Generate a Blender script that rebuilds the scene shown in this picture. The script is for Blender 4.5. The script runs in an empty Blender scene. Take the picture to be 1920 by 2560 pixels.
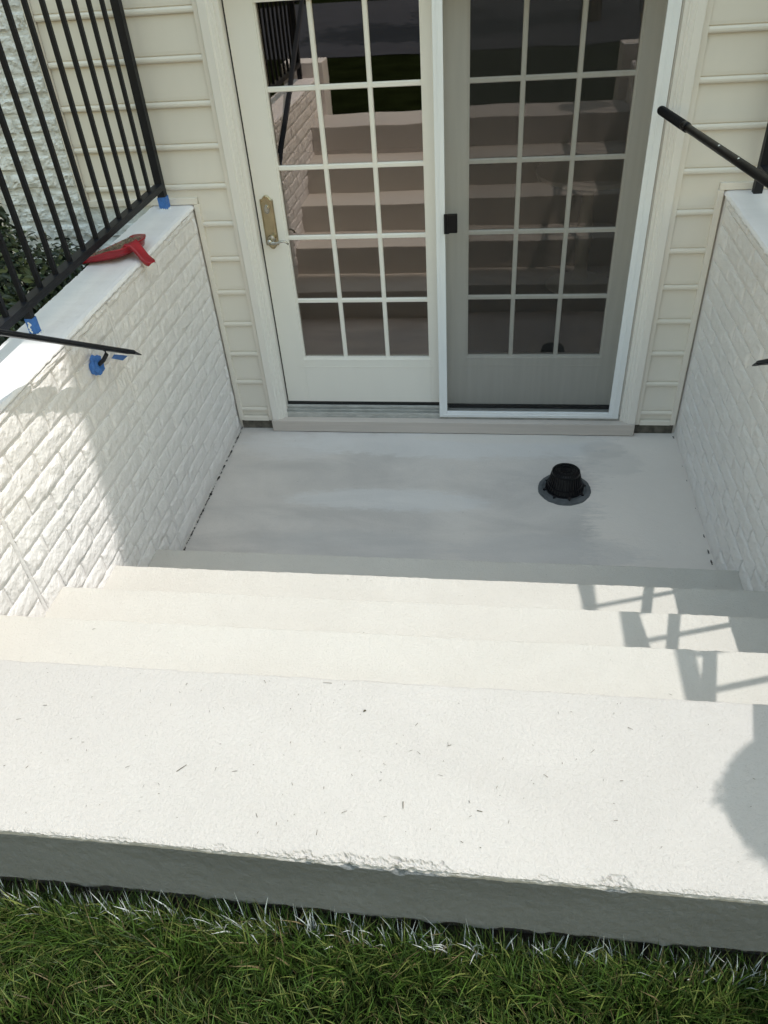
import bpy, bmesh, math, random
import numpy as np
from mathutils import Vector, Matrix, noise
random.seed(7); rng = np.random.default_rng(7)
S = bpy.context.scene
C = S.collection
# ------------------------------------------------------------------ camera
cam = bpy.data.objects.new('camera', bpy.data.cameras.new('camera')); C.objects.link(cam)
cam.location = (1.3559, -3.4266, 2.2437)
cam.rotation_euler = (0.8858, 0.0633, 0.1211)
cam.data.sensor_fit = 'VERTICAL'; cam.data.sensor_height = 24.0
cam.data.lens = 1893.46 / 2560 * 24.0
cam.data.clip_start = 0.05; cam.data.clip_end = 2000
S.camera = cam
# ------------------------------------------------------------------ world, sun, exposure
AZ, EL = math.radians(17.5), math.radians(67.95)
w = bpy.data.worlds.new('World'); S.world = w; w.use_nodes = True
nt = w.node_tree; bg = nt.nodes['Background']
sky = nt.nodes.new('ShaderNodeTexSky'); sky.sky_type = 'NISHITA'; sky.sun_disc = False
sky.sun_elevation = EL; sky.sun_rotation = math.pi / 2 - AZ
sky.air_density = 3.5; sky.dust_density = 1.5; sky.ozone_density = 1.3
nt.links.new(sky.outputs[0], bg.inputs['Color']); bg.inputs['Strength'].default_value = 0.15
sd = bpy.data.lights.new('sun', 'SUN'); sd.energy = 2.0; sd.angle = math.radians(0.53); sd.color = (1.0, 0.965, 0.90)
sun = bpy.data.objects.new('sun', sd); C.objects.link(sun)
dirv = Vector((math.cos(EL) * math.cos(AZ), math.cos(EL) * math.sin(AZ), math.sin(EL)))
sun.rotation_euler = dirv.to_track_quat('Z', 'Y').to_euler(); sun.location = dirv * 20
S.view_settings.view_transform = 'Standard'; S.view_settings.look = 'None'
S.view_settings.exposure = 0.74; S.view_settings.gamma = 1.0
S.render.engine = 'CYCLES'
S.cycles.max_bounces = 12; S.cycles.diffuse_bounces = 8; S.cycles.transparent_max_bounces = 16

# ------------------------------------------------------------------ materials
def mat(name, col, rough=0.6, metal=0.0, var=0.0, vscale=6.0, bump=0.0, bscale=120.0, bdist=0.002,
        col2=None, bump2=0.0, b2scale=20.0, spec=0.5, streak=None, coat=0.0):
    m = bpy.data.materials.new(name); m.use_nodes = True
    n = m.node_tree.nodes; l = m.node_tree.links; b = n['Principled BSDF']
    b.inputs['Base Color'].default_value = (*col, 1); b.inputs['Roughness'].default_value = rough
    b.inputs['Metallic'].default_value = metal; b.inputs['Specular IOR Level'].default_value = spec
    b.inputs['Coat Weight'].default_value = coat
    g = n.new('ShaderNodeNewGeometry'); vec = g.outputs['Position']
    if streak:
        mp = n.new('ShaderNodeMapping'); mp.inputs['Scale'].default_value = streak
        l.new(vec, mp.inputs['Vector']); vec2 = mp.outputs[0]
    else: vec2 = vec
    if var > 0 or col2:
        t = n.new('ShaderNodeTexNoise'); t.inputs['Scale'].default_value = vscale; t.inputs['Detail'].default_value = 6
        t.inputs['Roughness'].default_value = 0.62; l.new(vec2, t.inputs['Vector'])
        r = n.new('ShaderNodeValToRGB'); l.new(t.outputs['Fac'], r.inputs['Fac'])
        c2 = col2 if col2 else tuple(c * (1 - var) for c in col)
        r.color_ramp.elements[0].position = 0.36; r.color_ramp.elements[0].color = (*c2, 1)
        r.color_ramp.elements[1].position = 0.64; r.color_ramp.elements[1].color = (*col, 1)
        l.new(r.outputs[0], b.inputs['Base Color'])
        m['ramp'] = r.name
    last = None
    if bump > 0:
        t2 = n.new('ShaderNodeTexNoise'); t2.inputs['Scale'].default_value = bscale; t2.inputs['Detail'].default_value = 4
        l.new(vec, t2.inputs['Vector'])
        bp = n.new('ShaderNodeBump'); bp.inputs['Strength'].default_value = bump; bp.inputs['Distance'].default_value = bdist
        l.new(t2.outputs['Fac'], bp.inputs['Height']); last = bp
    if bump2 > 0:
        t3 = n.new('ShaderNodeTexNoise'); t3.inputs['Scale'].default_value = b2scale; t3.inputs['Detail'].default_value = 3
        l.new(vec2, t3.inputs['Vector'])
        bp2 = n.new('ShaderNodeBump'); bp2.inputs['Strength'].default_value = bump2; bp2.inputs['Distance'].default_value = bdist * 3
        l.new(t3.outputs['Fac'], bp2.inputs['Height'])
        if last: l.new(last.outputs[0], bp2.inputs['Normal'])
        last = bp2
    if last: l.new(last.outputs[0], b.inputs['Normal'])
    return m

M = {}
M['brick'] = mat('painted brick', (0.80, 0.77, 0.765), 0.55, var=0.05, vscale=9, bump=0.9, bscale=90, bdist=0.004, bump2=0.5, b2scale=28)
M['mortar'] = mat('painted mortar', (0.80, 0.77, 0.765), 0.6, var=0.08, vscale=15, bump=0.8, bscale=150, bdist=0.003)
M['brick_bg'] = mat('weathered white painted brick', (0.78, 0.79, 0.78), 0.6, var=0.12, vscale=14, bump=1.0, bscale=60, bdist=0.008, bump2=0.6, b2scale=22)
M['cap'] = mat('white wall top paint', (0.86, 0.84, 0.86), 0.5, var=0.04, vscale=4, bump=0.35, bscale=160, bdist=0.002, bump2=0.5, b2scale=9, streak=(0.6, 3.0, 1))
M['siding'] = mat('vinyl siding', (0.78, 0.735, 0.665), 0.42, var=0.05, vscale=2.5, bump=0.12, bscale=500, bdist=0.0006, streak=(1, 1, 0.35))
M['trim'] = mat('cream vinyl trim', (0.80, 0.75, 0.68), 0.4, var=0.05, vscale=3, streak=(1, 1, 0.3))
M['casing'] = mat('painted door casing', (0.82, 0.785, 0.74), 0.42, var=0.06, vscale=6, bump=0.15, bscale=260, bdist=0.0008, streak=(1, 1, 0.15))
M['panel'] = mat('cream door panel', (0.84, 0.81, 0.755), 0.38, var=0.03, vscale=4, bump=0.1, bscale=300, bdist=0.0006, streak=(1, 1, 0.2))
M['alum'] = mat('white screen frame', (0.84, 0.86, 0.88), 0.35, var=0.06, vscale=5, streak=(1, 1, 0.2))
M['track'] = mat('worn grey threshold', (0.56, 0.56, 0.54), 0.4, metal=0.1, var=0.3, vscale=30, streak=(0.35, 1, 1), bump=0.3, bscale=200)
M['gasket'] = mat('black gasket', (0.012, 0.012, 0.013), 0.5)
M['sill'] = mat('taupe painted wood', (0.58, 0.525, 0.485), 0.6, var=0.10, vscale=14, streak=(0.12, 1, 3), bump=0.4, bscale=70, bdist=0.0015)
M['iron'] = mat('black wrought iron', (0.005, 0.007, 0.013), 0.5, var=0.4, vscale=60, bump=0.35, bscale=160, bdist=0.001, spec=0.4)
M['irontop'] = M['iron']
M['tape'] = mat('blue masking tape', (0.045, 0.17, 0.52), 0.6, var=0.25, vscale=70, bump=0.4, bscale=90, bdist=0.002)
M['white_dab'] = mat('white paint splash', (0.75, 0.77, 0.77), 0.5)
M['nickel'] = mat('tarnished brass', (0.52, 0.43, 0.27), 0.20, metal=1.0, var=0.25, vscale=12, bump=0.1, bscale=120)
M['steel'] = mat('worn nickel', (0.56, 0.53, 0.47), 0.18, metal=1.0, var=0.25, vscale=40)
M['red'] = mat('red plastic', (0.34, 0.008, 0.020), 0.28, var=0.25, vscale=18, spec=0.5, bump=0.15, bscale=90)
M['redlight'] = mat('faded red plastic rim', (0.42, 0.10, 0.09), 0.45, var=0.3, vscale=30)
M['blackplastic'] = mat('black plastic', (0.004, 0.004, 0.006), 0.38, spec=0.25, bump=0.1, bscale=150)
M['flange'] = mat('dark grey drain flange', (0.10, 0.11, 0.12), 0.5, var=0.35, vscale=30, bump=0.4, bscale=90)
M['soil'] = mat('dark soil', (0.06, 0.048, 0.034), 0.95, var=0.5, vscale=40, bump=1.0, bscale=60, bdist=0.01)
M['dirt'] = mat('black grime', (0.02, 0.018, 0.015), 0.95, var=0.5, vscale=80)
M['foundation'] = mat('stained block', (0.16, 0.145, 0.12), 0.9, var=0.6, vscale=22, bump=0.9, bscale=60, bdist=0.006)
M['lawn'] = mat('lawn ground', (0.014, 0.020, 0.007), 1.0, spec=0.0, var=0.5, vscale=3, bump=1.0, bscale=60, bdist=0.02)
M['asphalt'] = mat('asphalt', (0.055, 0.060, 0.075), 1.0, spec=0.05, var=0.15, vscale=2, bump=0.4, bscale=80)
M['bark'] = mat('bark', (0.10, 0.075, 0.05), 0.9, var=0.4, vscale=12, bump=1.0, bscale=20, bdist=0.02)
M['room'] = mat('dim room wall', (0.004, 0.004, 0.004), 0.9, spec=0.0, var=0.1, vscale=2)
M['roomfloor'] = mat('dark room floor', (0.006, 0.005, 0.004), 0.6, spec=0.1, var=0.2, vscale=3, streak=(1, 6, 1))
M['tablewood'] = mat('cream table', (0.62, 0.54, 0.43), 0.5, var=0.1, vscale=5)
M['roof'] = mat('roof shingle', (0.10, 0.095, 0.09), 0.9, var=0.3, vscale=8, bump=0.6, bscale=20)
M['green'] = mat('green plastic', (0.02, 0.16, 0.11), 0.4)
M['caster_pot'] = mat('shadow_caster', (0.20, 0.12, 0.08), 0.7, var=0.3, vscale=12)
M['debris'] = mat('dry debris', (0.36, 0.28, 0.20), 0.9, col2=(0.07, 0.045, 0.03), vscale=110)
M['speck'] = mat('dry clippings', (0.13, 0.11, 0.07), 0.9, var=0.5, vscale=60)
M['boxwood'] = mat('caster ball green', (0.03, 0.05, 0.018), 0.9, var=0.4, vscale=60)
M['whiteblade'] = mat('oversprayed blades', (0.68, 0.72, 0.73), 0.5, var=0.25, vscale=90)

def concrete(name, base, dark, warm, grit, gscale, mott=0.5, streaky=True, warmpos=None):
    """painted concrete: mottled rubbed colour, fine grit relief with small pits"""
    m = bpy.data.materials.new(name); m.use_nodes = True
    n = m.node_tree.nodes; l = m.node_tree.links; b = n['Principled BSDF']
    b.inputs['Roughness'].default_value = 0.72; b.inputs['Specular IOR Level'].default_value = 0.35
    g = n.new('ShaderNodeNewGeometry'); P = g.outputs['Position']
    def nz(scale, detail, sc=None, dist=0.0, rough=0.6):
        t = n.new('ShaderNodeTexNoise'); t.inputs['Scale'].default_value = scale; t.inputs['Detail'].default_value = detail
        t.inputs['Distortion'].default_value = dist; t.inputs['Roughness'].default_value = rough
        if sc:
            mp = n.new('ShaderNodeMapping'); mp.inputs['Scale'].default_value = sc; l.new(P, mp.inputs['Vector']); l.new(mp.outputs[0], t.inputs['Vector'])
        else: l.new(P, t.inputs['Vector'])
        return t.outputs['Fac']
    def ramp(f, a, bb, ca, cb):
        r = n.new('ShaderNodeValToRGB'); l.new(f, r.inputs['Fac'])
        r.color_ramp.elements[0].position = a; r.color_ramp.elements[1].position = bb
        r.color_ramp.elements[0].color = ca; r.color_ramp.elements[1].color = cb
        return r.outputs[0]
    def mix(f, a, c, mode='MIX', fac=None):
        x = n.new('ShaderNodeMix'); x.data_type = 'RGBA'; x.blend_type = mode
        if fac is not None: x.inputs[0].default_value = fac
        else: l.new(f, x.inputs[0])
        for sock, v in ((x.inputs[6], a), (x.inputs[7], c)):
            if isinstance(v, tuple): sock.default_value = v
            else: l.new(v, sock)
        return x.outputs[2]
    B = (*base, 1); D = (*dark, 1); Wm = (*warm, 1)
    f1 = ramp(nz(2.6, 5, (0.55, 1.5, 1) if streaky else None, 0.8), 0.38, 0.64, (1, 1, 1, 1), (0, 0, 0, 1))
    c = mix(f1, B, D)
    f2 = ramp(nz(1.1, 3), 0.52, 0.75, (0, 0, 0, 1), (mott, mott, mott, 1))
    c = mix(f2, c, Wm)
    f3 = ramp(nz(9, 8, (1.0, 2.2, 1) if streaky else None, 2.5, 0.7), 0.60, 0.80, (0, 0, 0, 1), (0.5 * mott, 0.5 * mott, 0.5 * mott, 1))
    c = mix(f3, c, (min(1, base[0] * 1.14), min(1, base[1] * 1.15), min(1, base[2] * 1.16), 1))
    # pinholes
    fp = ramp(nz(gscale * 1.1, 3, None, 0, 0.8), 0.56, 0.72, (0, 0, 0, 1), (0.26, 0.26, 0.26, 1))
    c = mix(fp, c, (dark[0] * 0.55, dark[1] * 0.55, dark[2] * 0.53, 1))
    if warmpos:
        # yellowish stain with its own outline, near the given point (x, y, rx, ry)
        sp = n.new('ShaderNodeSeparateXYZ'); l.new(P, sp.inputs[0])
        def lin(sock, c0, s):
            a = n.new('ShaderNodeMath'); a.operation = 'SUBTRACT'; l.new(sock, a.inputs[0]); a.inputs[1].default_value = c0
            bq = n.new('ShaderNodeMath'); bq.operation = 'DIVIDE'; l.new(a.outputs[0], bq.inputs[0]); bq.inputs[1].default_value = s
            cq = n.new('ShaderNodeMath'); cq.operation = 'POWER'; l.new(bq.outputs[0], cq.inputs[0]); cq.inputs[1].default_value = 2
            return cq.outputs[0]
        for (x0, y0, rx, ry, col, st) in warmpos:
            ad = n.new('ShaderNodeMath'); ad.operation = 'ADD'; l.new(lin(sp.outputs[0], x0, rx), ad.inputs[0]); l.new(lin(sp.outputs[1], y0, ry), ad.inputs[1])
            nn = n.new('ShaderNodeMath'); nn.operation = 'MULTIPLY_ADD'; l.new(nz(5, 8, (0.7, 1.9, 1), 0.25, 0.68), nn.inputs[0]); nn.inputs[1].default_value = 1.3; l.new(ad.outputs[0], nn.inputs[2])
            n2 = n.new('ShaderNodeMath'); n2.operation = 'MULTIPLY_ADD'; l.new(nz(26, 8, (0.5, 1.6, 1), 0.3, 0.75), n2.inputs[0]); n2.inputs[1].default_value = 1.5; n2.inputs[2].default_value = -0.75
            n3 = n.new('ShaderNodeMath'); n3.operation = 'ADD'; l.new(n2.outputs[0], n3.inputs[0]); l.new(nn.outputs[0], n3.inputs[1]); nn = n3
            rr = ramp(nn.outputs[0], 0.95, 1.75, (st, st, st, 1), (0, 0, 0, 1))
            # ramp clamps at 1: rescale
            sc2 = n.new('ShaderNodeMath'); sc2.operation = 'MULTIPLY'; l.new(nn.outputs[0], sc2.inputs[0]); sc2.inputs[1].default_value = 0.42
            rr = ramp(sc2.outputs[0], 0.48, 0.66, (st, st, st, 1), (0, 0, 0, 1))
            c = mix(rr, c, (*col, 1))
    l.new(c, b.inputs['Base Color'])
    bp = n.new('ShaderNodeBump'); bp.inputs['Strength'].default_value = grit; bp.inputs['Distance'].default_value = 0.004
    l.new(nz(gscale, 5, None, 0.2, 0.75), bp.inputs['Height'])
    bp2 = n.new('ShaderNodeBump'); bp2.inputs['Strength'].default_value = 0.35; bp2.inputs['Distance'].default_value = 0.01
    l.new(nz(7, 3), bp2.inputs['Height']); l.new(bp.outputs[0], bp2.inputs['Normal'])
    l.new(bp2.outputs[0], b.inputs['Normal'])
    return m
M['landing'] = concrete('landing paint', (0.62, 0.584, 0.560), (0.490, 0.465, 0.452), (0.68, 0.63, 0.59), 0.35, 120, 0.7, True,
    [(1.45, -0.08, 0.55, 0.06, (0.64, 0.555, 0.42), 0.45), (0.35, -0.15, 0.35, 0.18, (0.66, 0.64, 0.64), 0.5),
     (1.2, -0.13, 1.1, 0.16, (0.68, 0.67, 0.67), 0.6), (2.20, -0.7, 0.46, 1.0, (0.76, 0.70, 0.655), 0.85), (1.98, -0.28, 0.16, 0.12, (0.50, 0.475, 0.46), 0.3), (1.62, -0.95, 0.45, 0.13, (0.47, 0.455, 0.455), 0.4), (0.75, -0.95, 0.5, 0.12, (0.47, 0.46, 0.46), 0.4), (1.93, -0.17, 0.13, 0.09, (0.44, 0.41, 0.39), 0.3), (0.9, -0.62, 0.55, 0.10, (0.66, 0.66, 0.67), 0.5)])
M['step'] = concrete('step paint', (0.578, 0.556, 0.520), (0.548, 0.525, 0.490), (0.552, 0.522, 0.484), 0.85, 160, 0.45, False)
M['slab'] = concrete('slab paint', (0.550, 0.525, 0.508), (0.520, 0.495, 0.478), (0.528, 0.498, 0.480), 1.0, 150, 0.35, False)
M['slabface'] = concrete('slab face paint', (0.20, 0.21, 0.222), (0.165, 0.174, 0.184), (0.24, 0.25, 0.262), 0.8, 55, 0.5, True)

def glass():
    m = bpy.data.materials.new('door glass'); m.use_nodes = True; n = m.node_tree.nodes; l = m.node_tree.links
    n.remove(n['Principled BSDF']); out = n['Material Output']
    tr = n.new('ShaderNodeBsdfTransparent'); tr.inputs['Color'].default_value = (0.90, 0.91, 0.89, 1)
    gl = n.new('ShaderNodeBsdfGlossy'); gl.inputs['Color'].default_value = (1.0, 0.87, 0.79, 1); gl.inputs['Roughness'].default_value = 0.012
    lw = n.new('ShaderNodeFresnel'); lw.inputs['IOR'].default_value = 1.5
    ma = n.new('ShaderNodeMath'); ma.operation = 'MULTIPLY_ADD'; ma.inputs[1].default_value = 1.0; ma.inputs[2].default_value = 0.225
    ma.use_clamp = True
    mx = n.new('ShaderNodeMixShader')
    g = n.new('ShaderNodeNewGeometry'); t = n.new('ShaderNodeTexNoise'); t.inputs['Scale'].default_value = 2.2; t.inputs['Detail'].default_value = 1
    l.new(g.outputs['Position'], t.inputs['Vector'])
    bp = n.new('ShaderNodeBump'); bp.inputs['Strength'].default_value = 0.05; bp.inputs['Distance'].default_value = 0.02
    l.new(t.outputs['Fac'], bp.inputs['Height']); l.new(bp.outputs[0], gl.inputs['Normal'])
    l.new(lw.outputs[0], ma.inputs[0]); l.new(ma.outputs[0], mx.inputs[0]); l.new(tr.outputs[0], mx.inputs[1]); l.new(gl.outputs[0], mx.inputs[2])
    l.new(mx.outputs[0], out.inputs['Surface']); return m
M['glass'] = glass()
def screen():
    m = bpy.data.materials.new('insect screen mesh'); m.use_nodes = True; n = m.node_tree.nodes; l = m.node_tree.links
    b = n['Principled BSDF']; b.inputs['Base Color'].default_value = (0.018, 0.019, 0.020, 1); b.inputs['Roughness'].default_value = 0.6
    tr = n.new('ShaderNodeBsdfTransparent'); mx = n.new('ShaderNodeMixShader')
    g = n.new('ShaderNodeNewGeometry'); mp = n.new('ShaderNodeMapping'); mp.inputs['Scale'].default_value = (1, 1, 0.06)
    t = n.new('ShaderNodeTexNoise'); t.inputs['Scale'].default_value = 45; t.inputs['Detail'].default_value = 2
    l.new(g.outputs['Position'], mp.inputs[0]); l.new(mp.outputs[0], t.inputs['Vector'])
    r = n.new('ShaderNodeMapRange'); r.inputs[3].default_value = 0.34; r.inputs[4].default_value = 0.44; l.new(t.outputs['Fac'], r.inputs[0])
    l.new(r.outputs[0], mx.inputs[0]); l.new(tr.outputs[0], mx.inputs[1]); l.new(b.outputs[0], mx.inputs[2])
    l.new(mx.outputs[0], n['Material Output'].inputs['Surface']); return m
M['screen'] = screen()
def leafmat(name, rough=0.5, trans=0.25, spec=0.4):
    m = bpy.data.materials.new(name); m.use_nodes = True; n = m.node_tree.nodes; l = m.node_tree.links; b = n['Principled BSDF']
    a = n.new('ShaderNodeAttribute'); a.attribute_name = 'Col'
    l.new(a.outputs['Color'], b.inputs['Base Color']); b.inputs['Roughness'].default_value = rough; b.inputs['Specular IOR Level'].default_value = spec
    t = n.new('ShaderNodeBsdfTranslucent'); l.new(a.outputs['Color'], t.inputs['Color'])
    mx = n.new('ShaderNodeMixShader'); mx.inputs[0].default_value = trans
    l.new(b.outputs[0], mx.inputs[1]); l.new(t.outputs[0], mx.inputs[2]); l.new(mx.outputs[0], n['Material Output'].inputs['Surface'])
    return m
M['blade'] = leafmat('grass blades', 0.5, 0.25, 0.3)
M['leaf'] = leafmat('shrub leaves', 0.33, 0.1, 0.5)

# ------------------------------------------------------------------ object helpers
def thing(name, label, cat, base=(0, 0, 0), group=None):
    o = bpy.data.objects.new(name, None); C.objects.link(o); o.location = base; o.empty_display_size = 0.1
    o['label'] = label; o['category'] = cat
    if group: o['group'] = group
    return o
def world_off(parent):
    v = Vector((0, 0, 0)); p = parent
    while p is not None: v += p.location; p = p.parent
    return v
def link(name, me, parent=None, loc=(0, 0, 0)):
    o = bpy.data.objects.new(name, me); C.objects.link(o)
    if parent is not None: o.parent = parent
    o.location = Vector(loc) - world_off(parent)
    return o
def mesh(name, verts, faces, m, smooth=False):
    me = bpy.data.meshes.new(name); me.from_pydata([tuple(v) for v in verts], [], faces); me.materials.append(m); me.update()
    if smooth: me.polygons.foreach_set('use_smooth', [True] * len(me.polygons))
    return me
def part(name, verts, faces, m, parent, smooth=False):
    return link(name, mesh(name, verts, faces, m, smooth), parent)
def bmpart(name, bm, m, parent, smooth=False):
    bmesh.ops.recalc_face_normals(bm, faces=bm.faces)
    me = bpy.data.meshes.new(name); bm.to_mesh(me); bm.free(); me.materials.append(m)
    if smooth:
        me.polygons.foreach_set('use_smooth', [True] * len(me.polygons))
    return link(name, me, parent)
def add_box(bm, x0, x1, y0, y1, z0, z1, bev=0.0):
    r = bmesh.ops.create_cube(bm, size=1.0)
    for v in r['verts']:
        v.co = Vector(((x0 + x1) / 2 + v.co.x * (x1 - x0), (y0 + y1) / 2 + v.co.y * (y1 - y0), (z0 + z1) / 2 + v.co.z * (z1 - z0)))
    if bev > 0:
        es = list({e for v in r['verts'] for e in v.link_edges})
        bmesh.ops.bevel(bm, geom=es, offset=bev, segments=2, affect='EDGES', profile=0.6)
def box(name, x0, x1, y0, y1, z0, z1, m, parent, bev=0.0015):
    bm = bmesh.new(); add_box(bm, x0, x1, y0, y1, z0, z1, bev); return bmpart(name, bm, m, parent)
def tube(bm, pts, r, seg=8, caps=True):
    """round tube through pts; r number or list"""
    pts = [Vector(p) for p in pts]; n = len(pts); rs = r if isinstance(r, (list, tuple)) else [r] * n
    rings = []
    up = Vector((0, 0, 1))
    for i, p in enumerate(pts):
        t = (pts[min(i + 1, n - 1)] - pts[max(i - 1, 0)]).normalized()
        a = t.cross(up)
        if a.length < 1e-3: a = t.cross(Vector((1, 0, 0)))
        a.normalize(); b = t.cross(a).normalized()
        rings.append([bm.verts.new(p + (a * math.cos(2 * math.pi * k / seg) + b * math.sin(2 * math.pi * k / seg)) * rs[i]) for k in range(seg)])
    for i in range(n - 1):
        for k in range(seg):
            bm.faces.new((rings[i][k], rings[i][(k + 1) % seg], rings[i + 1][(k + 1) % seg], rings[i + 1][k]))
    if caps:
        bm.faces.new(rings[0][::-1]); bm.faces.new(rings[-1])
def sweep(bm, pts, prof, side):
    """sweep a closed 2-D profile (s along `side`, t along the perpendicular up) along pts"""
    pts = [Vector(p) for p in pts]; rings = []; side = Vector(side).normalized()
    for i, p in enumerate(pts):
        t = (pts[min(i + 1, len(pts) - 1)] - pts[max(i - 1, 0)]).normalized(); u = side.cross(t).normalized()
        if u.z < 0: u = -u
        rings.append([bm.verts.new(p + side * a + u * b) for a, b in prof])
    m = len(prof)
    for i in range(len(pts) - 1):
        for k in range(m): bm.faces.new((rings[i][k], rings[i][(k + 1) % m], rings[i + 1][(k + 1) % m], rings[i + 1][k]))
    bm.faces.new(rings[0][::-1]); bm.faces.new(rings[-1])
def nz(x, y, z=0.0, s=1.0): return noise.noise(Vector((x * s, y * s, z * s)))
def fbm(x, y, z=0.0, s=1.0, o=4):
    v = 0; a = 1
    for i in range(o): v += a * noise.noise(Vector((x * s + i * 7.3, y * s, z * s))); s *= 2.1; a *= 0.55
    return v

H = 1.2046; RISE = 0.1888; RUN = 0.2995; Y1 = -1.222; W = 2.3; LAWN = 0.70
NOSE = [None] + [Y1 - (k - 1) * RUN for k in range(1, 6)]
YE = -2.814; ZT = 5 * RISE

# ------------------------------------------------------------------ setting: ground
def quads(name, rects, m, kind='structure', z=0.0):
    v = []; f = []
    for (x0, x1, y0, y1) in rects:
        i = len(v); v += [(x0, y0, z), (x1, y0, z), (x1, y1, z), (x0, y1, z)]; f.append((i, i + 1, i + 2, i + 3))
    o = part(name, v, f, m, None); o['kind'] = kind; return o
quads('lawn', [(-120, 120, -260, -2.86), (-120, -0.23, -2.86, -1.9), (2.52, 120, -2.86, 0.0)], M['lawn'], z=LAWN - 0.012)
quads('planting_bed', [(-120, -0.205, -1.9, 0.02)], M['soil'], z=LAWN - 0.03)
quads('soil_trench', [(-0.23, 2.52, -2.86, -2.78)], M['soil'], z=LAWN - 0.045)
quads('driveway', [(-30, 30, -13.5, -7.2)], M['asphalt'], z=LAWN - 0.004)
# landing floor with a gently uneven sheet
def sheet(name, x0, x1, y0, y1, zf, nx, ny, m, parent=None):
    v = [(x0 + (x1 - x0) * i / nx, y0 + (y1 - y0) * j / ny, 0) for j in range(ny + 1) for i in range(nx + 1)]
    v = [(a, b, zf(a, b)) for a, b, _ in v]
    f = [(j * (nx + 1) + i, j * (nx + 1) + i + 1, (j + 1) * (nx + 1) + i + 1, (j + 1) * (nx + 1) + i) for j in range(ny) for i in range(nx)]
    return part(name, v, f, m, parent, True)
def landz(x, y):
    d = math.hypot(x - 1.725, y + 0.49)
    return 0.002 * fbm(x, y, 0, 2.2, 3) - 0.006 * math.exp(-(d / 0.25) ** 2)
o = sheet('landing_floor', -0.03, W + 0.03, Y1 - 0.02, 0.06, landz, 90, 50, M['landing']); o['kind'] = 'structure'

# ------------------------------------------------------------------ concrete stairs
stairs = thing('concrete_stairs', 'white painted concrete steps rising from the sunken landing to the lawn', 'stairs', (1.15, -2.0, 0))
def extrude_x(name, prof, x0, x1, n, disp, m, parent, mats=None, facemat=None):
    """closed (y,z) profile extruded along x; disp(x, y, z, i) -> (dy, dz)"""
    v = []; k = len(prof)
    for a in range(n + 1):
        x = x0 + (x1 - x0) * a / n
        for i, (y, z) in enumerate(prof):
            dy, dz = disp(x, y, z, i); v.append((x, y + dy, z + dz))
    f = [(a * k + i, a * k + (i + 1) % k, (a + 1) * k + (i + 1) % k, (a + 1) * k + i) for a in range(n) for i in range(k)]
    f.append(tuple(range(k))[::-1]); f.append(tuple(n * k + i for i in range(k)))
    o = part(name, v, f, m, parent, False)
    if mats:
        for mm in mats: o.data.materials.append(mm)
        idx = [0] * len(f)
        for a in range(n):
            for i in range(k): idx[a * k + i] = facemat(i)
        o.data.polygons.foreach_set('material_index', idx)
    bm = bmesh.new(); bm.from_mesh(o.data); bmesh.ops.recalc_face_normals(bm, faces=bm.faces); bm.to_mesh(o.data); bm.free()
    return o
for k in range(1, 5):
    y = NOSE[k]; z = k * RISE
    r = 0.007
    prof = [(y, z - RISE - 0.01), (y, z - 0.05), (y, z - r * 2), (y, z - r)] + \
           [(y - r * (1 - math.cos(t)), z - r * (1 - math.sin(t))) for t in (0.4, 0.8, 1.2, math.pi / 2)] + \
           [(y - 0.02, z), (y - 0.05, z), (y - 0.12, z), (y - 0.2, z), (y - RUN - 0.003, z), (y - RUN - 0.003, z - RISE - 0.01)]
    def dp(x, yy, zz, i, k=k, y=y, z=z):
        edge = 2 <= i <= 8
        dz = 0.0012 * fbm(x, yy, k, 3, 2)
        dy = 0.0015 * fbm(x, k * 3.1, 0, 2.5, 2)
        if edge:
            dy += 0.0022 * fbm(x, k * 5 + zz, 0, 30, 3); dz += 0.0010 * fbm(x, k * 9 + yy * 20, 3, 40, 3)
            dy -= 0.006 * max(0, fbm(x, k * 2.2, 5, 12, 2) - 0.45)
        if i == 0 or i >= 12: return (0, 0)
        return (dy, dz)
    extrude_x('step', prof, -0.004, W + 0.004, 460, dp, M['step'], stairs)
# top slab with chipped front arris
def chip(x):
    c = 0.0026 + 0.0035 * max(0, fbm(x, 3.3, 0, 16, 4))
    for (x0, s, a) in ((1.02, 0.035, .010), (1.06, 0.012, 0.014), (1.125, 0.035, 0.026), (1.185, 0.02, 0.014), (1.22, 0.02, 0.02), (1.25, 0.03, 0.022), (1.29, .02, .018), (0.90, 0.02, 0.008),
                       (1.575, 0.025, 0.017), (1.60, 0.015, 0.013), (1.47, 0.02, 0.007), (1.72, 0.03, 0.008), (0.70, 0.03, 0.006), (0.58, .02, .006), (1.83, .03, .007)):
        c += 0.62 * a * math.exp(-((x - x0) / s) ** 2) * (0.75 + 0.5 * nz(x, x0, 0, 60))
    return c
YS = NOSE[5]
dt = [0.0] + [0.0022 * i for i in range(1, 20)] + [0.055, 0.075, 0.11, 0.16, 0.22, 0.28, 0.34, 0.375]
top = [(YE + d, ZT) for d in dt][::-1]            # from back to front arris
face = [(YE, ZT - d) for d in [0.0022 * i for i in range(1, 18)] + [0.05, 0.065, 0.085, 0.105, 0.125, 0.145, 0.165, 0.182]]
low = [(YE + 0.004, ZT - 0.194), (YE + 0.010, ZT - 0.204), (YE + 0.020, ZT - 0.212), (YE + 0.034, ZT - 0.22), (YE + 0.04, 0.55), (YS - 0.0, 0.55)]
r = 0.007
prof = [(YS, ZT - RISE - 0.02), (YS, ZT - 0.03), (YS, ZT - r)] + [(YS - r * (1 - math.cos(t)), ZT - r * (1 - math.sin(t))) for t in (0.5, 1.0, math.pi / 2)] + top + face + low
NT = len(top) + 6; NF = NT + len(face) + len(low) - 2
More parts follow.
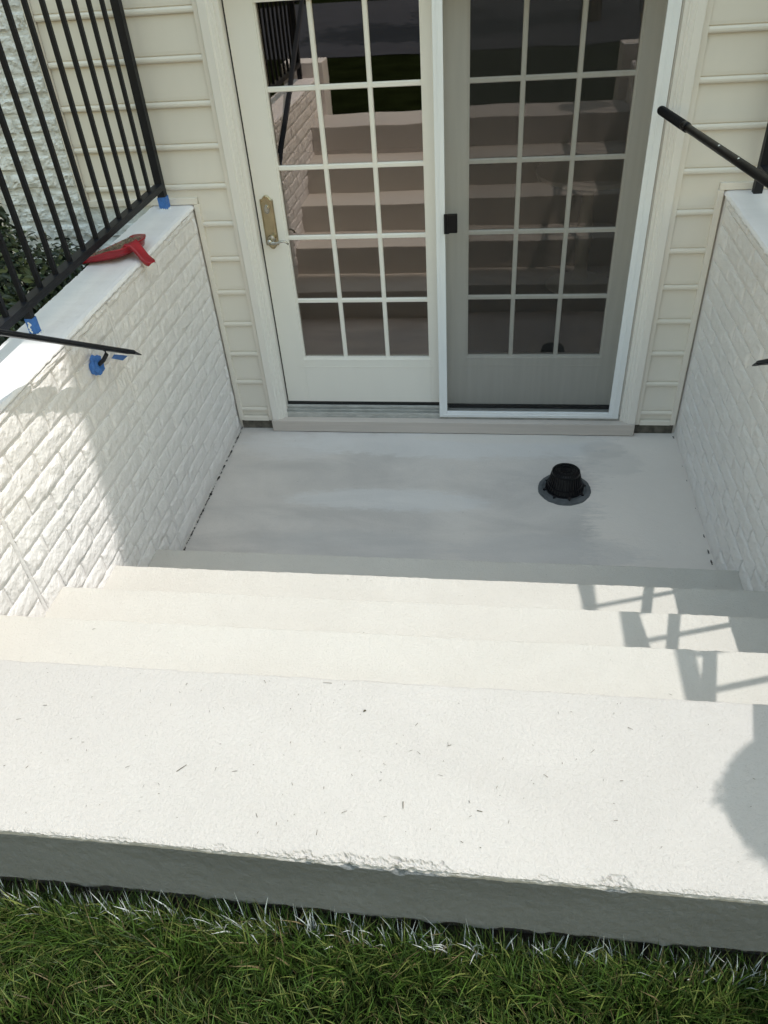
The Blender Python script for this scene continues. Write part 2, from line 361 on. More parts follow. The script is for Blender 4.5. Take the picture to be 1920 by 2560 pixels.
def ds(x, y, z, i):
    dy = dz = 0.0
    if i < 6: return (0.002 * fbm(x, 7.7, z, 25, 3) if i > 1 else 0.0, 0.0)
    if i < NT:
        d = y - YE; c = chip(x + 0.004 * nz(x, y, 0, 90))
        if d < 0.05:
            lim = c * 1.25 * (1 + 0.75 * fbm(x, y, 3, 55, 3))
            if d < lim: dz -= (0.0015 + 0.45 * c * (0.35 + 0.65 * (1 - d / lim))) * (1 + 0.9 * fbm(x, y, 2, 120, 2)) * min(1, c / 0.008)
            dz += (0.0004 + 0.0020 * max(0, 1 - d / 0.012)) * fbm(x, y, 0, 150, 2)
            dy += (0.0016 * fbm(x, y, 4, 90, 2) + c * 0.3 * (1 + fbm(x, y, 9, 80, 2))) * max(0, 1 - d / 0.008)
        dz += 0.0012 * fbm(x, y, 1, 4, 2)
        dy += 0.003 * fbm(x, 0, 1, 1.5, 2) * max(0, 1 - d / 0.1)
    elif i < NF:
        e = ZT - z; c = chip(x + 0.004 * nz(x, z, 0, 90))
        q = max(0.0, 1 - e / (c * 1.3 + 0.002))
        dy += c * 0.75 * q * (1 + 0.6 * fbm(x, z, 9, 100, 3))
        dy += 0.0012 * fbm(x, z, 2, 45, 3) + 0.003 * fbm(x, 0, 1, 1.5, 2) - 0.004 * max(0, e - 0.06) / 0.1 * (1 + nz(x, 0, 4, 3))
        if z < ZT - 0.187: dy += 0.005 * fbm(x, z, 5, 18, 3); dz += 0.008 * fbm(x, z, 8, 9, 3)
        else: dz += -c * 0.5 * q
    return (dy, dz)
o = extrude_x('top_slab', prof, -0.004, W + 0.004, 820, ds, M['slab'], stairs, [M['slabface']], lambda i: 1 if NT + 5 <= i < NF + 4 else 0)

# ------------------------------------------------------------------ bricks
def brick_mesh(name, L, Hh, depth, seed, m, rough=0.003, nx=12, ny=5):
    """split-faced brick, face towards +Z of its own frame (local x = length, local y = height, local z = out)"""
    rr = random.Random(seed); ox = rr.random() * 100
    v = []; f = []
    us = [0, 0.022, 0.055] + [0.055 + 0.89 * i / (nx - 4) for i in range(1, nx - 4)] + [0.945, 0.978, 1]
    ts = [0, 0.07, 0.17] + [0.17 + 0.66 * j / (ny - 4) for j in range(1, ny - 4)] + [0.83, 0.93, 1]
    for j in range(ny + 1):
        for i in range(nx + 1):
            u = us[i]; t = ts[j]
            x = (u - 0.5) * L; y = (t - 0.5) * Hh
            di = min(i, nx - i, j, ny - j)
            k = (0.18, 0.62, 0.93)[di] if di < 3 else 1.0
            z = depth * k + rough * fbm(x + ox, y, 0, 30, 4) * (0.35, 0.8, 1.0)[min(2, di)]
            z += 0.0034 * (0.5 - t) * k
            if di < 2:
                x += 0.0022 * fbm(x + ox, y, 3, 34, 2); y += 0.0024 * fbm(x + ox, y, 6, 24, 2)
            v.append((x, y, z))
    for j in range(ny):
        for i in range(nx):
            a = j * (nx + 1) + i; f.append((a, a + 1, a + nx + 2, a + nx + 1))
    ring = [i for i in range(nx + 1)] + [j * (nx + 1) + nx for j in range(1, ny + 1)] + [ny * (nx + 1) + i for i in range(nx - 1, -1, -1)] + [j * (nx + 1) for j in range(ny - 1, 0, -1)]
    b0 = len(v)
    for i in ring: v.append((v[i][0] * 1.004, v[i][1] * 1.01, -0.012))
    n = len(ring)
    for q in range(n): f.append((ring[q], b0 + q, b0 + (q + 1) % n, ring[(q + 1) % n]))
    return mesh(name, v, f, m, False)
CH = 0.0755; BL = 0.2325; J = 0.011; Z0 = 0.026
fullb = [brick_mesh('brick', BL - J, CH - J, 0.0068, i, M['brick'], 0.0034, 20, 10) for i in range(16)]
bgb = [brick_mesh('brick', BL - J, CH - J, 0.013, 50 + i, M['brick_bg'], 0.0085, 18, 9) for i in range(10)]
def lay_brick(wall, pos, L, Hh, rot, pool):
    me = random.choice(pool)
    o = bpy.data.objects.new('brick', me); C.objects.link(o); o.parent = wall
    o.location = Vector(pos) - world_off(wall)
    o.rotation_euler = rot
    o.scale = ((L - J) / (BL - J), (Hh - J) / (CH - J), random.uniform(0.70, 1.10))
    return o
def wall_bricks(wall, x, sign, splits, rot, zlo, phase):
    """brick faces on the plane x; splits = y ends of the panels between movement joints; phase(k, panel) -> y of a perpend"""
    for pi, (ya, yb) in enumerate(splits):        # ya > yb
        for k in range(0, 16):
            zb = Z0 + k * CH
            hc = CH if k < 15 else H - TH - zb + 0.001
            ph = phase(k, pi)
            n0 = math.floor((ya - ph) / BL) + 1
            edges = [ya - 0.004] + [ph + n * BL for n in range(n0, n0 - 30, -1) if yb + 0.035 < ph + n * BL < ya - 0.035] + [yb + 0.004]
            for a, b in zip(edges[:-1], edges[1:]):
                mid = (a + b) / 2
                if zb + CH < zlo(mid) - 0.02: continue
                lay_brick(wall, (x + random.uniform(-0.0008, 0.0008), mid, zb + hc / 2), a - b, hc, rot, fullb)
def zlo(y):
    k = 0
    for i in range(1, 6):
        if y < NOSE[i]: k = i
    return k * RISE
def cap(wall, x0, x1, yA, yB, zt, th, n, seed):
    """painted cement top with ragged arrises, running in y"""
    prof = []
    hw = 0.006
    xs = [x0 - 0.0, x0, x0 + 0.006, x0 + 0.02] + [x0 + (x1 - x0) * t for t in (0.25, 0.4, 0.55, 0.7, 0.85)] + [x1 - 0.02, x1 - 0.006, x1, x1]
    zs = [zt - th, zt - 0.012, zt - 0.001] + [zt] * 7 + [zt - 0.001, zt - 0.012, zt - th]
    v = []; k = len(xs)
    for a in range(n + 1):
        y = yA + (yB - yA) * a / n
        for i in range(k):
            ex = 0.0
            if i <= 2 or i >= k - 3: ex = 0.0026 * fbm(y, seed + i * 0.15, 0, 34, 3)
            dz = 0.0012 * fbm(xs[i] * 4, y, seed, 5, 2) - 0.0012 * abs(math.sin((xs[i] - x0) / (x1 - x0) * math.pi * 3)) * (3 <= i <= k - 4)
            if i in (2, k - 3): dz -= 0.002 + 0.0025 * abs(fbm(y, seed + 3, 0, 45, 2))
            v.append((xs[i] + ex, y, zs[i] + dz))
    f = [(a * k + i, a * k + i + 1, (a + 1) * k + i + 1, (a + 1) * k + i) for a in range(n) for i in range(k - 1)]
    f.append(tuple(range(k))); f.append(tuple(n * k + i for i in range(k))[::-1])
    o = part('wall_cap', v, f, M['cap'], wall, False)
    bm = bmesh.new(); bm.from_mesh(o.data); bmesh.ops.recalc_face_normals(bm, faces=bm.faces); bm.to_mesh(o.data); bm.free()
TH = 0.017
def retaining_wall(label, xin, sgn, splits, phase):
    """sgn -1: wall body lies towards -x of its inner face"""
    wl = thing('brick_wall', label, 'wall', (xin + sgn * 0.105, -1.4, 0))
    xo = xin + sgn * 0.205
    xa, xb = min(xin, xo), max(xin, xo)
    core_in = xin + sgn * 0.0062
    box('mortar_core', min(core_in, xo), max(core_in, xo), -2.80, -0.001, -0.25, H - TH + 0.004, M['mortar'], wl, 0)
    rot = (math.radians(90), 0, math.radians(90)) if sgn < 0 else (math.radians(90), 0, math.radians(-90))
    wall_bricks(wl, xin + sgn * 0.0045, sgn, splits, rot, zlo, phase)
    cap(wl, xa - (0.002 if sgn > 0 else 0.0), xb + (0.002 if sgn < 0 else 0.0), -0.0012, -2.78, H, TH, 420, 3.0 + sgn)
    for ya, _ in splits[1:]:                       # raised caulked movement joints
        v = []; n = 70
        for a in range(n + 1):
            z = -0.01 + (H - TH) * a / n
            for q, (dy, dx) in enumerate(((-0.007, 0.0), (-0.003, 0.004), (0.002, 0.0055), (0.007, 0.0))):
                v.append((xin + sgn * 0.005 - sgn * (dx + 0.002 * fbm(z, q, ya, 30, 2)), ya + dy + 0.002 * fbm(z, ya, q * .2, 18, 2), z))
        f = [(a * 4 + i, a * 4 + i + 1, a * 4 + i + 5, a * 4 + i + 4) for a in range(n) for i in range(3)]
        part('movement_joint', v, f, M['mortar'], wl, True)
    box('end_pier', xa - 0.06, xb + 0.06, -3.02, -2.802, 0.3, 1.30, M['brick'], wl, 0.006)
    return wl
phL = lambda k, p: (-1.464 if k % 2 == 0 else -1.58) if p else (-0.77 if k % 2 == 0 else -0.655)
phR = lambda k, p: (-0.305 if k % 2 == 0 else -0.421)
wall_l = retaining_wall('white painted brick side wall left of the steps, under the railing with blue tape', 0.0, -1, [(-0.03, -1.018), (-1.018, -1.93), (-1.93, -2.8)], phL)
wall_r = retaining_wall('white painted brick side wall at right of the steps behind the drain', W, 1, [(-0.06, -2.8)], phR)

# dirt lines where the landing meets walls
def sliver(p, ang, L, wd, tilt, vv, ff):
    c, s = math.cos(ang), math.sin(ang); dx = Vector((c, s, 0)) * math.cos(tilt) + Vector((0, 0, math.sin(tilt))); dy = Vector((-s, c, 0))
    i = len(vv); p = Vector(p)
    vv += [p - dx * L / 2 - dy * wd / 2, p + dx * L / 2 - dy * wd / 3, p + dx * L / 2 + dy * wd / 3, p - dx * L / 2 + dy * wd / 2, p + Vector((0, 0, wd * 0.7))]
    ff += [(i, i + 1, i + 4), (i + 1, i + 2, i + 4), (i + 2, i + 3, i + 4), (i + 3, i, i + 4), (i, i + 3, i + 2, i + 1)]
def grime(x, ya, yb, wid, seed, thr, sgn):
    v = []; f = []
    n = int(abs(yb - ya) / 0.003)
    for a in range(n):
        y = ya + (yb - ya) * a / n
        q = fbm(y, seed, 0, 30, 4) + 0.35 * nz(y, seed, 0, 2)
        if q < thr or random.random() < 0.12: continue
        ww = wid * (0.15 + min(1.0, q - thr)) * random.uniform(0.5, 1.5)
        h = random.uniform(0.002, 0.006)
        xo = x + sgn * 0.002 * fbm(y, seed + 4, 0, 20, 3)
        for _ in range(2):
            sliver((xo + sgn * random.uniform(-0.2, 0.8) * ww, y + random.uniform(-.002, .002), 0.0025 + random.random() * 0.002), 1.57 + random.gauss(0, 0.5), random.uniform(0.004, 0.008), ww * random.uniform(0.6, 1.2) + 0.001, 0, v, f)
    o = part('dirt_seam', v, f, M['dirt'], None); o['kind'] = 'stuff'; o['label'] = 'black gritty dirt line where the landing meets the side wall'; o['category'] = 'dirt'
    return o
grime(0.006, -0.01, -1.15, 0.0075, 1.3, -0.1, 1)['label'] = 'black gritty dirt line where the landing meets the left wall'
grime(W - 0.006, -0.01, -1.15, 0.006, 8.3, 0.25, -1)['label'] = 'broken black dirt line where the landing meets the right wall'

# ------------------------------------------------------------------ house
house = thing('house', 'cream sided house with a french patio door at the foot of the steps', 'house', (1.15, 0.0, 0.0))
SC = 0.1654; SZ = 0.1106
PROF = [(0.0, -0.004), (0.0005, -0.0125), (0.003, -0.0160), (0.008, -0.0178), (0.015, -0.0175), (0.0200, -0.0150), (0.0222, -0.0115), (0.0240, -0.0060), (0.0260, -0.0060), (0.0275, -0.0108), (0.040, -0.0112), (0.165, -0.0040)]
def plank(x0, x1, k, zc0=None, zc1=None, name='siding_plank', parent=house):
    zb = SZ + k * SC; pts = []
    for (dz, y) in PROF:
        pts.append((zb + dz, y))
    if zc0 is not None:
        ins = []
        for (z, y), (z2, y2) in zip(pts[:-1], pts[1:]):
            if z < zc0 <= z2: ins.append((zc0, y + (y2 - y) * (zc0 - z) / (z2 - z)))
            if z2 > zc0: ins.append((z2, y2))
        pts = ins if ins else pts
    if zc1 is not None: pts = [p for p in pts if p[0] <= zc1]
    if len(pts) < 2: return
    n = max(2, int((x1 - x0) / 0.25)); v = []; m = len(pts)
    wob = random.random() * 10
    for a in range(n + 1):
        x = x0 + (x1 - x0) * a / n
        for (z, y) in pts: v.append((x, y + 0.0007 * nz(x, wob, z, 3), z + 0.0006 * nz(x, wob, 0, 2)))
    f = [(a * m + i, (a + 1) * m + i, (a + 1) * m + i + 1, a * m + i + 1) for a in range(n) for i in range(m - 1)]
    o = part(name, v, f, M['siding'], parent, False)
    return o
JT = 1.235
for k in range(0, 7): plank(0.024, 0.182, k); plank(2.108, 2.276, k)
plank(0.024, 0.182, -1, 0.082); plank(2.108, 2.276, -1, 0.082)
plank(-0.497, 0.024, 6, JT - 0.002); plank(2.276, 4.2, 6, JT - 0.002)
for k in range(7, 13): plank(-0.497, 0.182, k); plank(2.108, 4.2, k)
# plain courses above the door and to the eave: out of frame, joined
v = []; f = []
def addcourses(x0, x1, k0, k1):
    for k in range(k0, k1):
        zb = SZ + k * SC
        for (dz, y), (dz2, y2) in zip(PROF[:-1], PROF[1:]):
            i = len(v); v.extend([(x0, y, zb + dz), (x1, y, zb + dz), (x1, y2, zb + dz2), (x0, y2, zb + dz2)]); f.append((i, i + 1, i + 2, i + 3))
addcourses(-9, 10, 13, 49); addcourses(-9, -0.96, 0, 13); addcourses(4.2, 10, 4, 13)
o = part('upper_siding', v, f, M['siding'], house); o['kind'] = 'stuff'
# wall body behind the siding, with the door opening
OX0, OX1, OZ = 0.25, 2.035, 2.07
for (a, b, c, d) in ((-9, OX0, -0.3, 8.2), (OX1, 10, -0.3, 8.2), (OX0, OX1, OZ, 8.2)):
    box('wall_sheathing', a, b, 0.001, 0.14, c, d, M['trim'], house, 0)
box('foundation_block', 0.012, 0.19, -0.012, 0.0, -0.02, 0.052, M['foundation'], house, 0)
box('foundation_block', 2.096, 2.292, -0.012, 0.0, -0.02, 0.052, M['foundation'], house, 0)
# painted brick below and beside the left siding
for k in range(0, 20):
    z = 0.60 + k * 0.0765
    xr = -0.206 if z + 0.0765 < 1.208 else -0.527
    xl = -0.925
    ph = -0.62 if k % 2 else -0.735
    ed = [xl] + [ph + n * 0.2325 for n in range(-6, 6) if xl + 0.04 < ph + n * 0.2325 < xr - 0.04] + [xr]
    for a, b in zip(ed[:-1], ed[1:]):
        lay_brick(house, ((a + b) / 2, -0.008, z + 0.038), b - a, 0.0765, (math.radians(90), 0, 0), bgb)
box('brick_backing', -0.93, -0.2, -0.013, 0.0005, 0.45, 1.212, M['brick_bg'], house, 0)
box('brick_backing', -0.93, -0.526, -0.0131, 0.0004, 1.212, 2.2, M['brick_bg'], house, 0)
# trims
def trimbox(name, x0, x1, z0, z1, y0=-0.024, y1=-0.001, m='trim', bev=0.002): return box(name, x0, x1, y0, y1, z0, z1, M[m], house, bev)
trimbox('corner_trim', -0.528, -0.499, 1.209, 2.2, -0.030)
trimbox('corner_trim', -0.965, -0.930, 0.5, 2.2, -0.026)
trimbox('siding_channel', -0.497, 0.022, 1.207, 1.235, -0.0235)
trimbox('siding_channel', 0.003, 0.027, 0.056, 1.206, -0.0236)
trimbox('siding_channel', 0.0275, 0.1690, 0.055, 0.080, -0.0242)
trimbox('siding_channel', 2.277, 4.2, 1.207, 1.235, -0.0235)
trimbox('siding_channel', 2.272, 2.2965, 0.056, 1.206, -0.0236)
trimbox('siding_channel', 2.122, 2.2715, 0.055, 0.080, -0.0242)
trimbox('siding_channel', 0.170, 0.192, 0.055, 2.13, -0.0205)
trimbox('siding_channel', 2.098, 2.121, 0.055, 2.13, -0.0205)
# casing: stepped mouldings
def casing(xa, xb, s):
    # xa outer, xb inner, s=+1 when inner is at larger x
    prof = [(0, -0.001), (0, -0.034), (0.003, -0.038), (0.034, -0.038), (0.037, -0.033), (0.040, -0.030), (0.050, -0.029), (0.052, -0.024), (0.058, -0.022), (0.060, -0.012), (0.074, -0.010), (0.076, -0.001)]
    sc = abs(xb - xa) / 0.076
    v = []
    for z in (0.071, 2.07):
        for (dx, y) in prof: v.append((xa + s * dx * sc, y, z))
    k = len(prof); f = [(i, (i + 1) % k, k + (i + 1) % k, k + i) for i in range(k)] + [tuple(range(k)), tuple(range(k, 2 * k))]
    bm = bmesh.new(); vs = [bm.verts.new(p) for p in v]
    for q in f: bm.faces.new([vs[i] for i in q])
    return bmpart('door_casing', bm, M['casing'], house)
casing(0.193, 0.272, 1); casing(2.097, 2.022, -1)
box('door_casing', 0.193, 2.097, -0.038, -0.001, 2.071, 2.15, M['casing'], house, 0.003)
box('door_jamb', 0.251, 0.266, 0.0005, 0.14, 0.1, 2.07, M['casing'], house, 0.001)
box('door_jamb', 2.018, 2.034, 0.0005, 0.14, 0.1, 2.07, M['casing'], house, 0.001)
box('sill_board', 0.190, 2.096, -0.047, -0.003, 0.0045, 0.0705, M['sill'], house, 0.003)
bm = bmesh.new()
add_box(bm, 0.252, 2.033, -0.0025, 0.139, 0.02, 0.080, 0.001)
add_box(bm, 0.262, 2.024, -0.001, 0.004, 0.0802, 0.098, 0.001)
add_box(bm, 0.262, 2.024, 0.018, 0.023, 0.0802, 0.106, 0.001)
add_box(bm, 0.262, 1.12, 0.034, 0.050, 0.0802, 0.118, 0.002)
bmpart('threshold', bm, M['track'], house)
box('gasket', 0.268, 1.10, 0.052, 0.088, 0.081, 0.137, M['gasket'], house, 0)
box('gasket', 1.143, 2.017, 0.086, 0.118, 0.081, 0.102, M['gasket'], house, 0)
box('gasket', 0.2665, 0.2725, 0.056, 0.09, 0.135, 2.06, M['gasket'], house, 0)

def leaf_door(x0, x1, z0, z1, gx0, gx1, gz, yf, yb, yg):
    """french panel: root is the frame (stiles and rails), panes and muntins are its sub-parts"""
    bm = bmesh.new()
    add_box(bm, x0, gx0, yf, yb, z0, z1, 0.002)
    add_box(bm, gx1, x1, yf, yb, z0, z1, 0.002)
    add_box(bm, gx0 + 0.0001, gx1 - 0.0001, yf + 0.0002, yb, z0, gz[0], 0.0008)
    add_box(bm, gx0 + 0.0001, gx1 - 0.0001, yf + 0.0002, yb, gz[-1], z1, 0.0008)
    # glazing bead, and a shallow bead line around the kick panel
    d = 0.012
    add_box(bm, gx0 - 0.0002, gx0 + d * .6, yf + 0.006, yg - 0.001, gz[0], gz[-1], 0.0008)
    add_box(bm, gx1 - d * .6, gx1 + 0.0002, yf + 0.006, yg - 0.001, gz[0], gz[-1], 0.0008)
    add_box(bm, gx0, gx1, yf + 0.0065, yg - 0.0008, gz[0] - 0.0002, gz[0] + d * .7, 0.0008)
    add_box(bm, gx0 - 0.03, gx1 + 0.03, yf - 0.0014, yf + 0.002, gz[0] - 0.045, gz[0] - 0.043, 0)
    add_box(bm, gx0 - 0.016, gx0 - 0.0150, yf - 0.0010, yf + 0.002, z0, gz[0] - 0.046, 0)
    add_box(bm, gx1 + 0.015, gx1 + 0.0160, yf - 0.0010, yf + 0.002, z0, gz[0] - 0.046, 0)
    p = bmpart('door_panel', bm, M['panel'], house)
    wx = (gx1 - gx0) / 3
    mx = [gx0 + wx, gx0 + 2 * wx]
    def bar(xa, xb, za, zb, y0, horiz):
        b = bmesh.new(); e = 0.0055
        # flat-faced muntin with chamfered shoulders
        if horiz:
            pr = [(za, yg), (za, y0 + e), (za + e * .6, y0), (zb - e * .6, y0), (zb, y0 + e), (zb, yg)]
            vs = [[b.verts.new((x, y, z)) for (z, y) in pr] for x in (xa, xb)]
        else:
            pr = [(xa, yg), (xa, y0 + e), (xa + e * .6, y0), (xb - e * .6, y0), (xb, y0 + e), (xb, yg)]
            vs = [[b.verts.new((x, y, z)) for (x, y) in pr] for z in (za, zb)]
        k = 6
        for i in range(k): b.faces.new((vs[0][i], vs[0][(i + 1) % k], vs[1][(i + 1) % k], vs[1][i]))
        b.faces.new(vs[0]); b.faces.new(vs[1][::-1])
        bmpart('muntin', b, M['panel'], p)
    for x in mx: bar(x - 0.0105, x + 0.0105, gz[0] + 0.0002, gz[-1] - 0.0002, yg - 0.0125, False)
    for z in gz[1:-1]: bar(gx0 + 0.0003, gx1 - 0.0003, z - 0.0105, z + 0.0105, yg - 0.0115, True)
    xs = [gx0] + mx + [gx1]
    for i in range(3):
        for j in range(len(gz) - 1):
            a, b2, c, d2 = xs[i], xs[i + 1], gz[j], gz[j + 1]
            part('glass_pane', [(a, yg, c), (b2, yg, c), (b2, yg, d2), (a, yg, d2)], [(0, 1, 2, 3)], M['glass'], p)
    return p
GZL = [0.389, 0.702, 1.015, 1.325, 1.636, 1.944]
GZR = [0.377, 0.693, 1.007, 1.315, 1.627, 1.938]
pl = leaf_door(0.273, 1.128, 0.137, 2.055, 0.392, 1.053, GZL, 0.050, 0.092, 0.075)
pr_ = leaf_door(1.130, 2.017, 0.103, 2.055, 1.234, 1.905, GZR, 0.0935, 0.135, 0.1165)
# screen door
sc = box('screen_door', 1.100, 1.1405, -0.016, 0.0, 0.0865, 2.03, M['alum'], house, 0.002)
def sfr(name, *a, m='alum', bev=0.002):
    return box(name, *a, M[m], sc, bev)
sfr('screen_frame', 1.963, 2.012, -0.016, -0.0001, 0.0865, 2.03)
sfr('screen_frame', 1.1408, 1.9627, -0.0158, -0.0002, 0.0867, 0.118)
sfr('screen_frame', 1.1408, 1.9627, -0.0158, -0.0002, 1.99, 2.03)
sfr('screen_frame', 1.116, 1.121, -0.0185, -0.0155, 0.10, 2.02, bev=0.001)
sfr('screen_frame', 1.983, 1.989, -0.0185, -0.0155, 0.10, 2.02, bev=0.001)
sfr('screen_frame', 1.125, 1.980, -0.0183, -0.0155, 0.099, 0.103, bev=0.001)
part('insect_screen', [(1.139, -0.004, 0.117), (1.965, -0.004, 0.117), (1.965, -0.004, 1.992), (1.139, -0.004, 1.992)], [(0, 1, 2, 3)], M['screen'], sc)
bm = bmesh.new()
add_box(bm, 1.136, 1.160, -0.026, -0.016, 1.050, 1.136, 0.002)
add_box(bm, 1.152, 1.196, -0.034, -0.0165, 1.056, 1.138, 0.004)
bmpart('screen_latch', bm, M['blackplastic'], sc)
# lever handle with escutcheon (sub-parts of the left panel)
def escut():
    def half(x):   # silhouette of the crown, x in 0..1 from the edge to the centre
        return [(0.0, 0), (0.28, 0.0015), (0.42, 0.005), (0.58, 0.012), (0.8, 0.0175), (1.0, 0.019)]
    cx, hw = 0.3235, 0.0305; z0, z1 = 0.9915, 1.200
    top = [(cx - hw + u * hw, z1 + h) for u, h in half(0)] + [(cx + hw - u * hw, z1 + h) for u, h in half(0)[::-1][1:]]
    bot = [(x, z0 + z1 - z) for x, z in top][::-1]
    pts = top + bot
    bm = bmesh.new(); y = 0.0495
    c = Vector((cx, 0, (z0 + z1) / 2)); rings = []
    for s, yy in ((1.0, y), (1.0, y - 0.004), (0.86, y - 0.0075), (0.74, y - 0.0082)):
        rings.append([bm.verts.new((cx + (px - cx) * s, yy, c.z + (pz - c.z) * (1 - (1 - s) * 0.30))) for px, pz in pts])
    k = len(pts)
    for a, b in zip(rings[:-1], rings[1:]):
        for i in range(k): bm.faces.new((a[i], a[(i + 1) % k], b[(i + 1) % k], b[i]))
    bm.faces.new(rings[-1]); bm.faces.new(rings[0][::-1])
    return bm
bmpart('door_escutcheon', escut(), M['nickel'], pl)
def lathe_y(bm, cx, cz, prof, seg=24, sx=1.0, sz=1.0):
    rings = [[bm.verts.new((cx + r * sx * math.cos(2 * math.pi * k / seg), y, cz + r * sz * math.sin(2 * math.pi * k / seg))) for k in range(seg)] for r, y in prof]
    for a, b in zip(rings[:-1], rings[1:]):
        for k in range(seg): bm.faces.new((a[k], a[(k + 1) % seg], b[(k + 1) % seg], b[k]))
    bm.faces.new(rings[0]); bm.faces.new(rings[-1][::-1])
bm = bmesh.new()
lathe_y(bm, 0.3215, 1.158, [(0.0155, 0.042), (0.0155, 0.0385), (0.0135, 0.0372), (0.0125, 0.0385), (0.009, 0.0385), (0.009, 0.034), (0.0075, 0.033)], 24, 0.85, 1.35)
add_box(bm, 0.3205, 0.3225, 0.0325, 0.0335, 1.150, 1.158)
bmpart('lock_cylinder', bm, M['steel'], pl)
bm = bmesh.new()
lathe_y(bm, 0.3235, 1.022, [(0.019, 0.042), (0.0195, 0.037), (0.015, 0.030), (0.010, 0.024), (0.009, 0.012), (0.0095, 0.004), (0.013, -0.002), (0.011, -0.008), (0.004, -0.011)], 20)
tube(bm, [(0.3235, -0.002, 1.022), (0.340, -0.004, 1.017), (0.358, -0.006, 1.018), (0.376, -0.006, 1.024), (0.392, -0.005, 1.026), (0.404, -0.003, 1.019), (0.410, 0.000, 1.010)], [0.008, 0.0075, 0.006, 0.005, 0.005, 0.0045, 0.005], 10)
bmpart('door_lever', bm, M['steel'], pl, True)
# interior
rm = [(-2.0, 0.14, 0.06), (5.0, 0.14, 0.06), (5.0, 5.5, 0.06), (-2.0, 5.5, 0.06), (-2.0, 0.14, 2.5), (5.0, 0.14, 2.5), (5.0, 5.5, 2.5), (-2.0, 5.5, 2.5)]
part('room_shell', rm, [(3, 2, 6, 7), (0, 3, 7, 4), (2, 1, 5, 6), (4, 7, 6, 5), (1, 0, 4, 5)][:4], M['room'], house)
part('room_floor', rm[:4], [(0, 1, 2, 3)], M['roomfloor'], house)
# eave, gutter and roof
bm = bmesh.new(); add_box(bm, -9.4, 10.4, -0.44, 0.0, 8.20, 8.215); bmpart('soffit', bm, M['trim'], house)
box('fascia', -9.4, 10.4, -0.445, -0.4405, 8.10, 8.34, M['casing'], house, 0)
bm = bmesh.new(); vs = [bm.verts.new(p) for p in [(-9.5, -0.5, 8.34), (10.5, -0.5, 8.34), (10.5, 5.0, 11.0), (-9.5, 5.0, 11.0), (-9.5, 10.5, 8.34), (10.5, 10.5, 8.34)]]
bm.faces.new((vs[0], vs[1], vs[2], vs[3])); bm.faces.new((vs[3], vs[2], vs[5], vs[4])); bmpart('roof', bm, M['roof'], house)
box('rear_wall', -9, 10, 9.9, 10.0, 0, 8.3, M['siding'], house, 0)
box('side_wall', -9.0, -8.9, 0.15, 9.9, 0, 8.3, M['siding'], house, 0)
box('side_wall', 9.9, 10.0, 0.15, 9.9, 0, 8.3, M['siding'], house, 0)

# table seen through the right-hand glass
tb = thing('pedestal_table', 'round cream pedestal table in the dim room behind the screened door', 'table', (1.95, 1.75, 0.06))
bm = bmesh.new()
bmesh.ops.create_cone(bm, cap_ends=True, segments=48, radius1=0.33, radius2=0.34, depth=0.03, matrix=Matrix.Translation((1.95, 1.75, 0.80)))
bmpart('table_top', bm, M['tablewood'], tb)
bm = bmesh.new(); tube(bm, [(1.95, 1.75, 0.785), (1.95, 1.75, 0.6), (1.95, 1.75, 0.4), (1.95, 1.75, 0.2), (1.95, 1.75, 0.10)], [0.04, 0.035, 0.055, 0.04, 0.06], 16); bmpart('pedestal', bm, M['tablewood'], tb, True)
bm = bmesh.new(); bmesh.ops.create_cone(bm, cap_ends=True, segments=32, radius1=0.23, radius2=0.12, depth=0.05, matrix=Matrix.Translation((1.95, 1.75, 0.09))); bmpart('table_base', bm, M['tablewood'], tb)

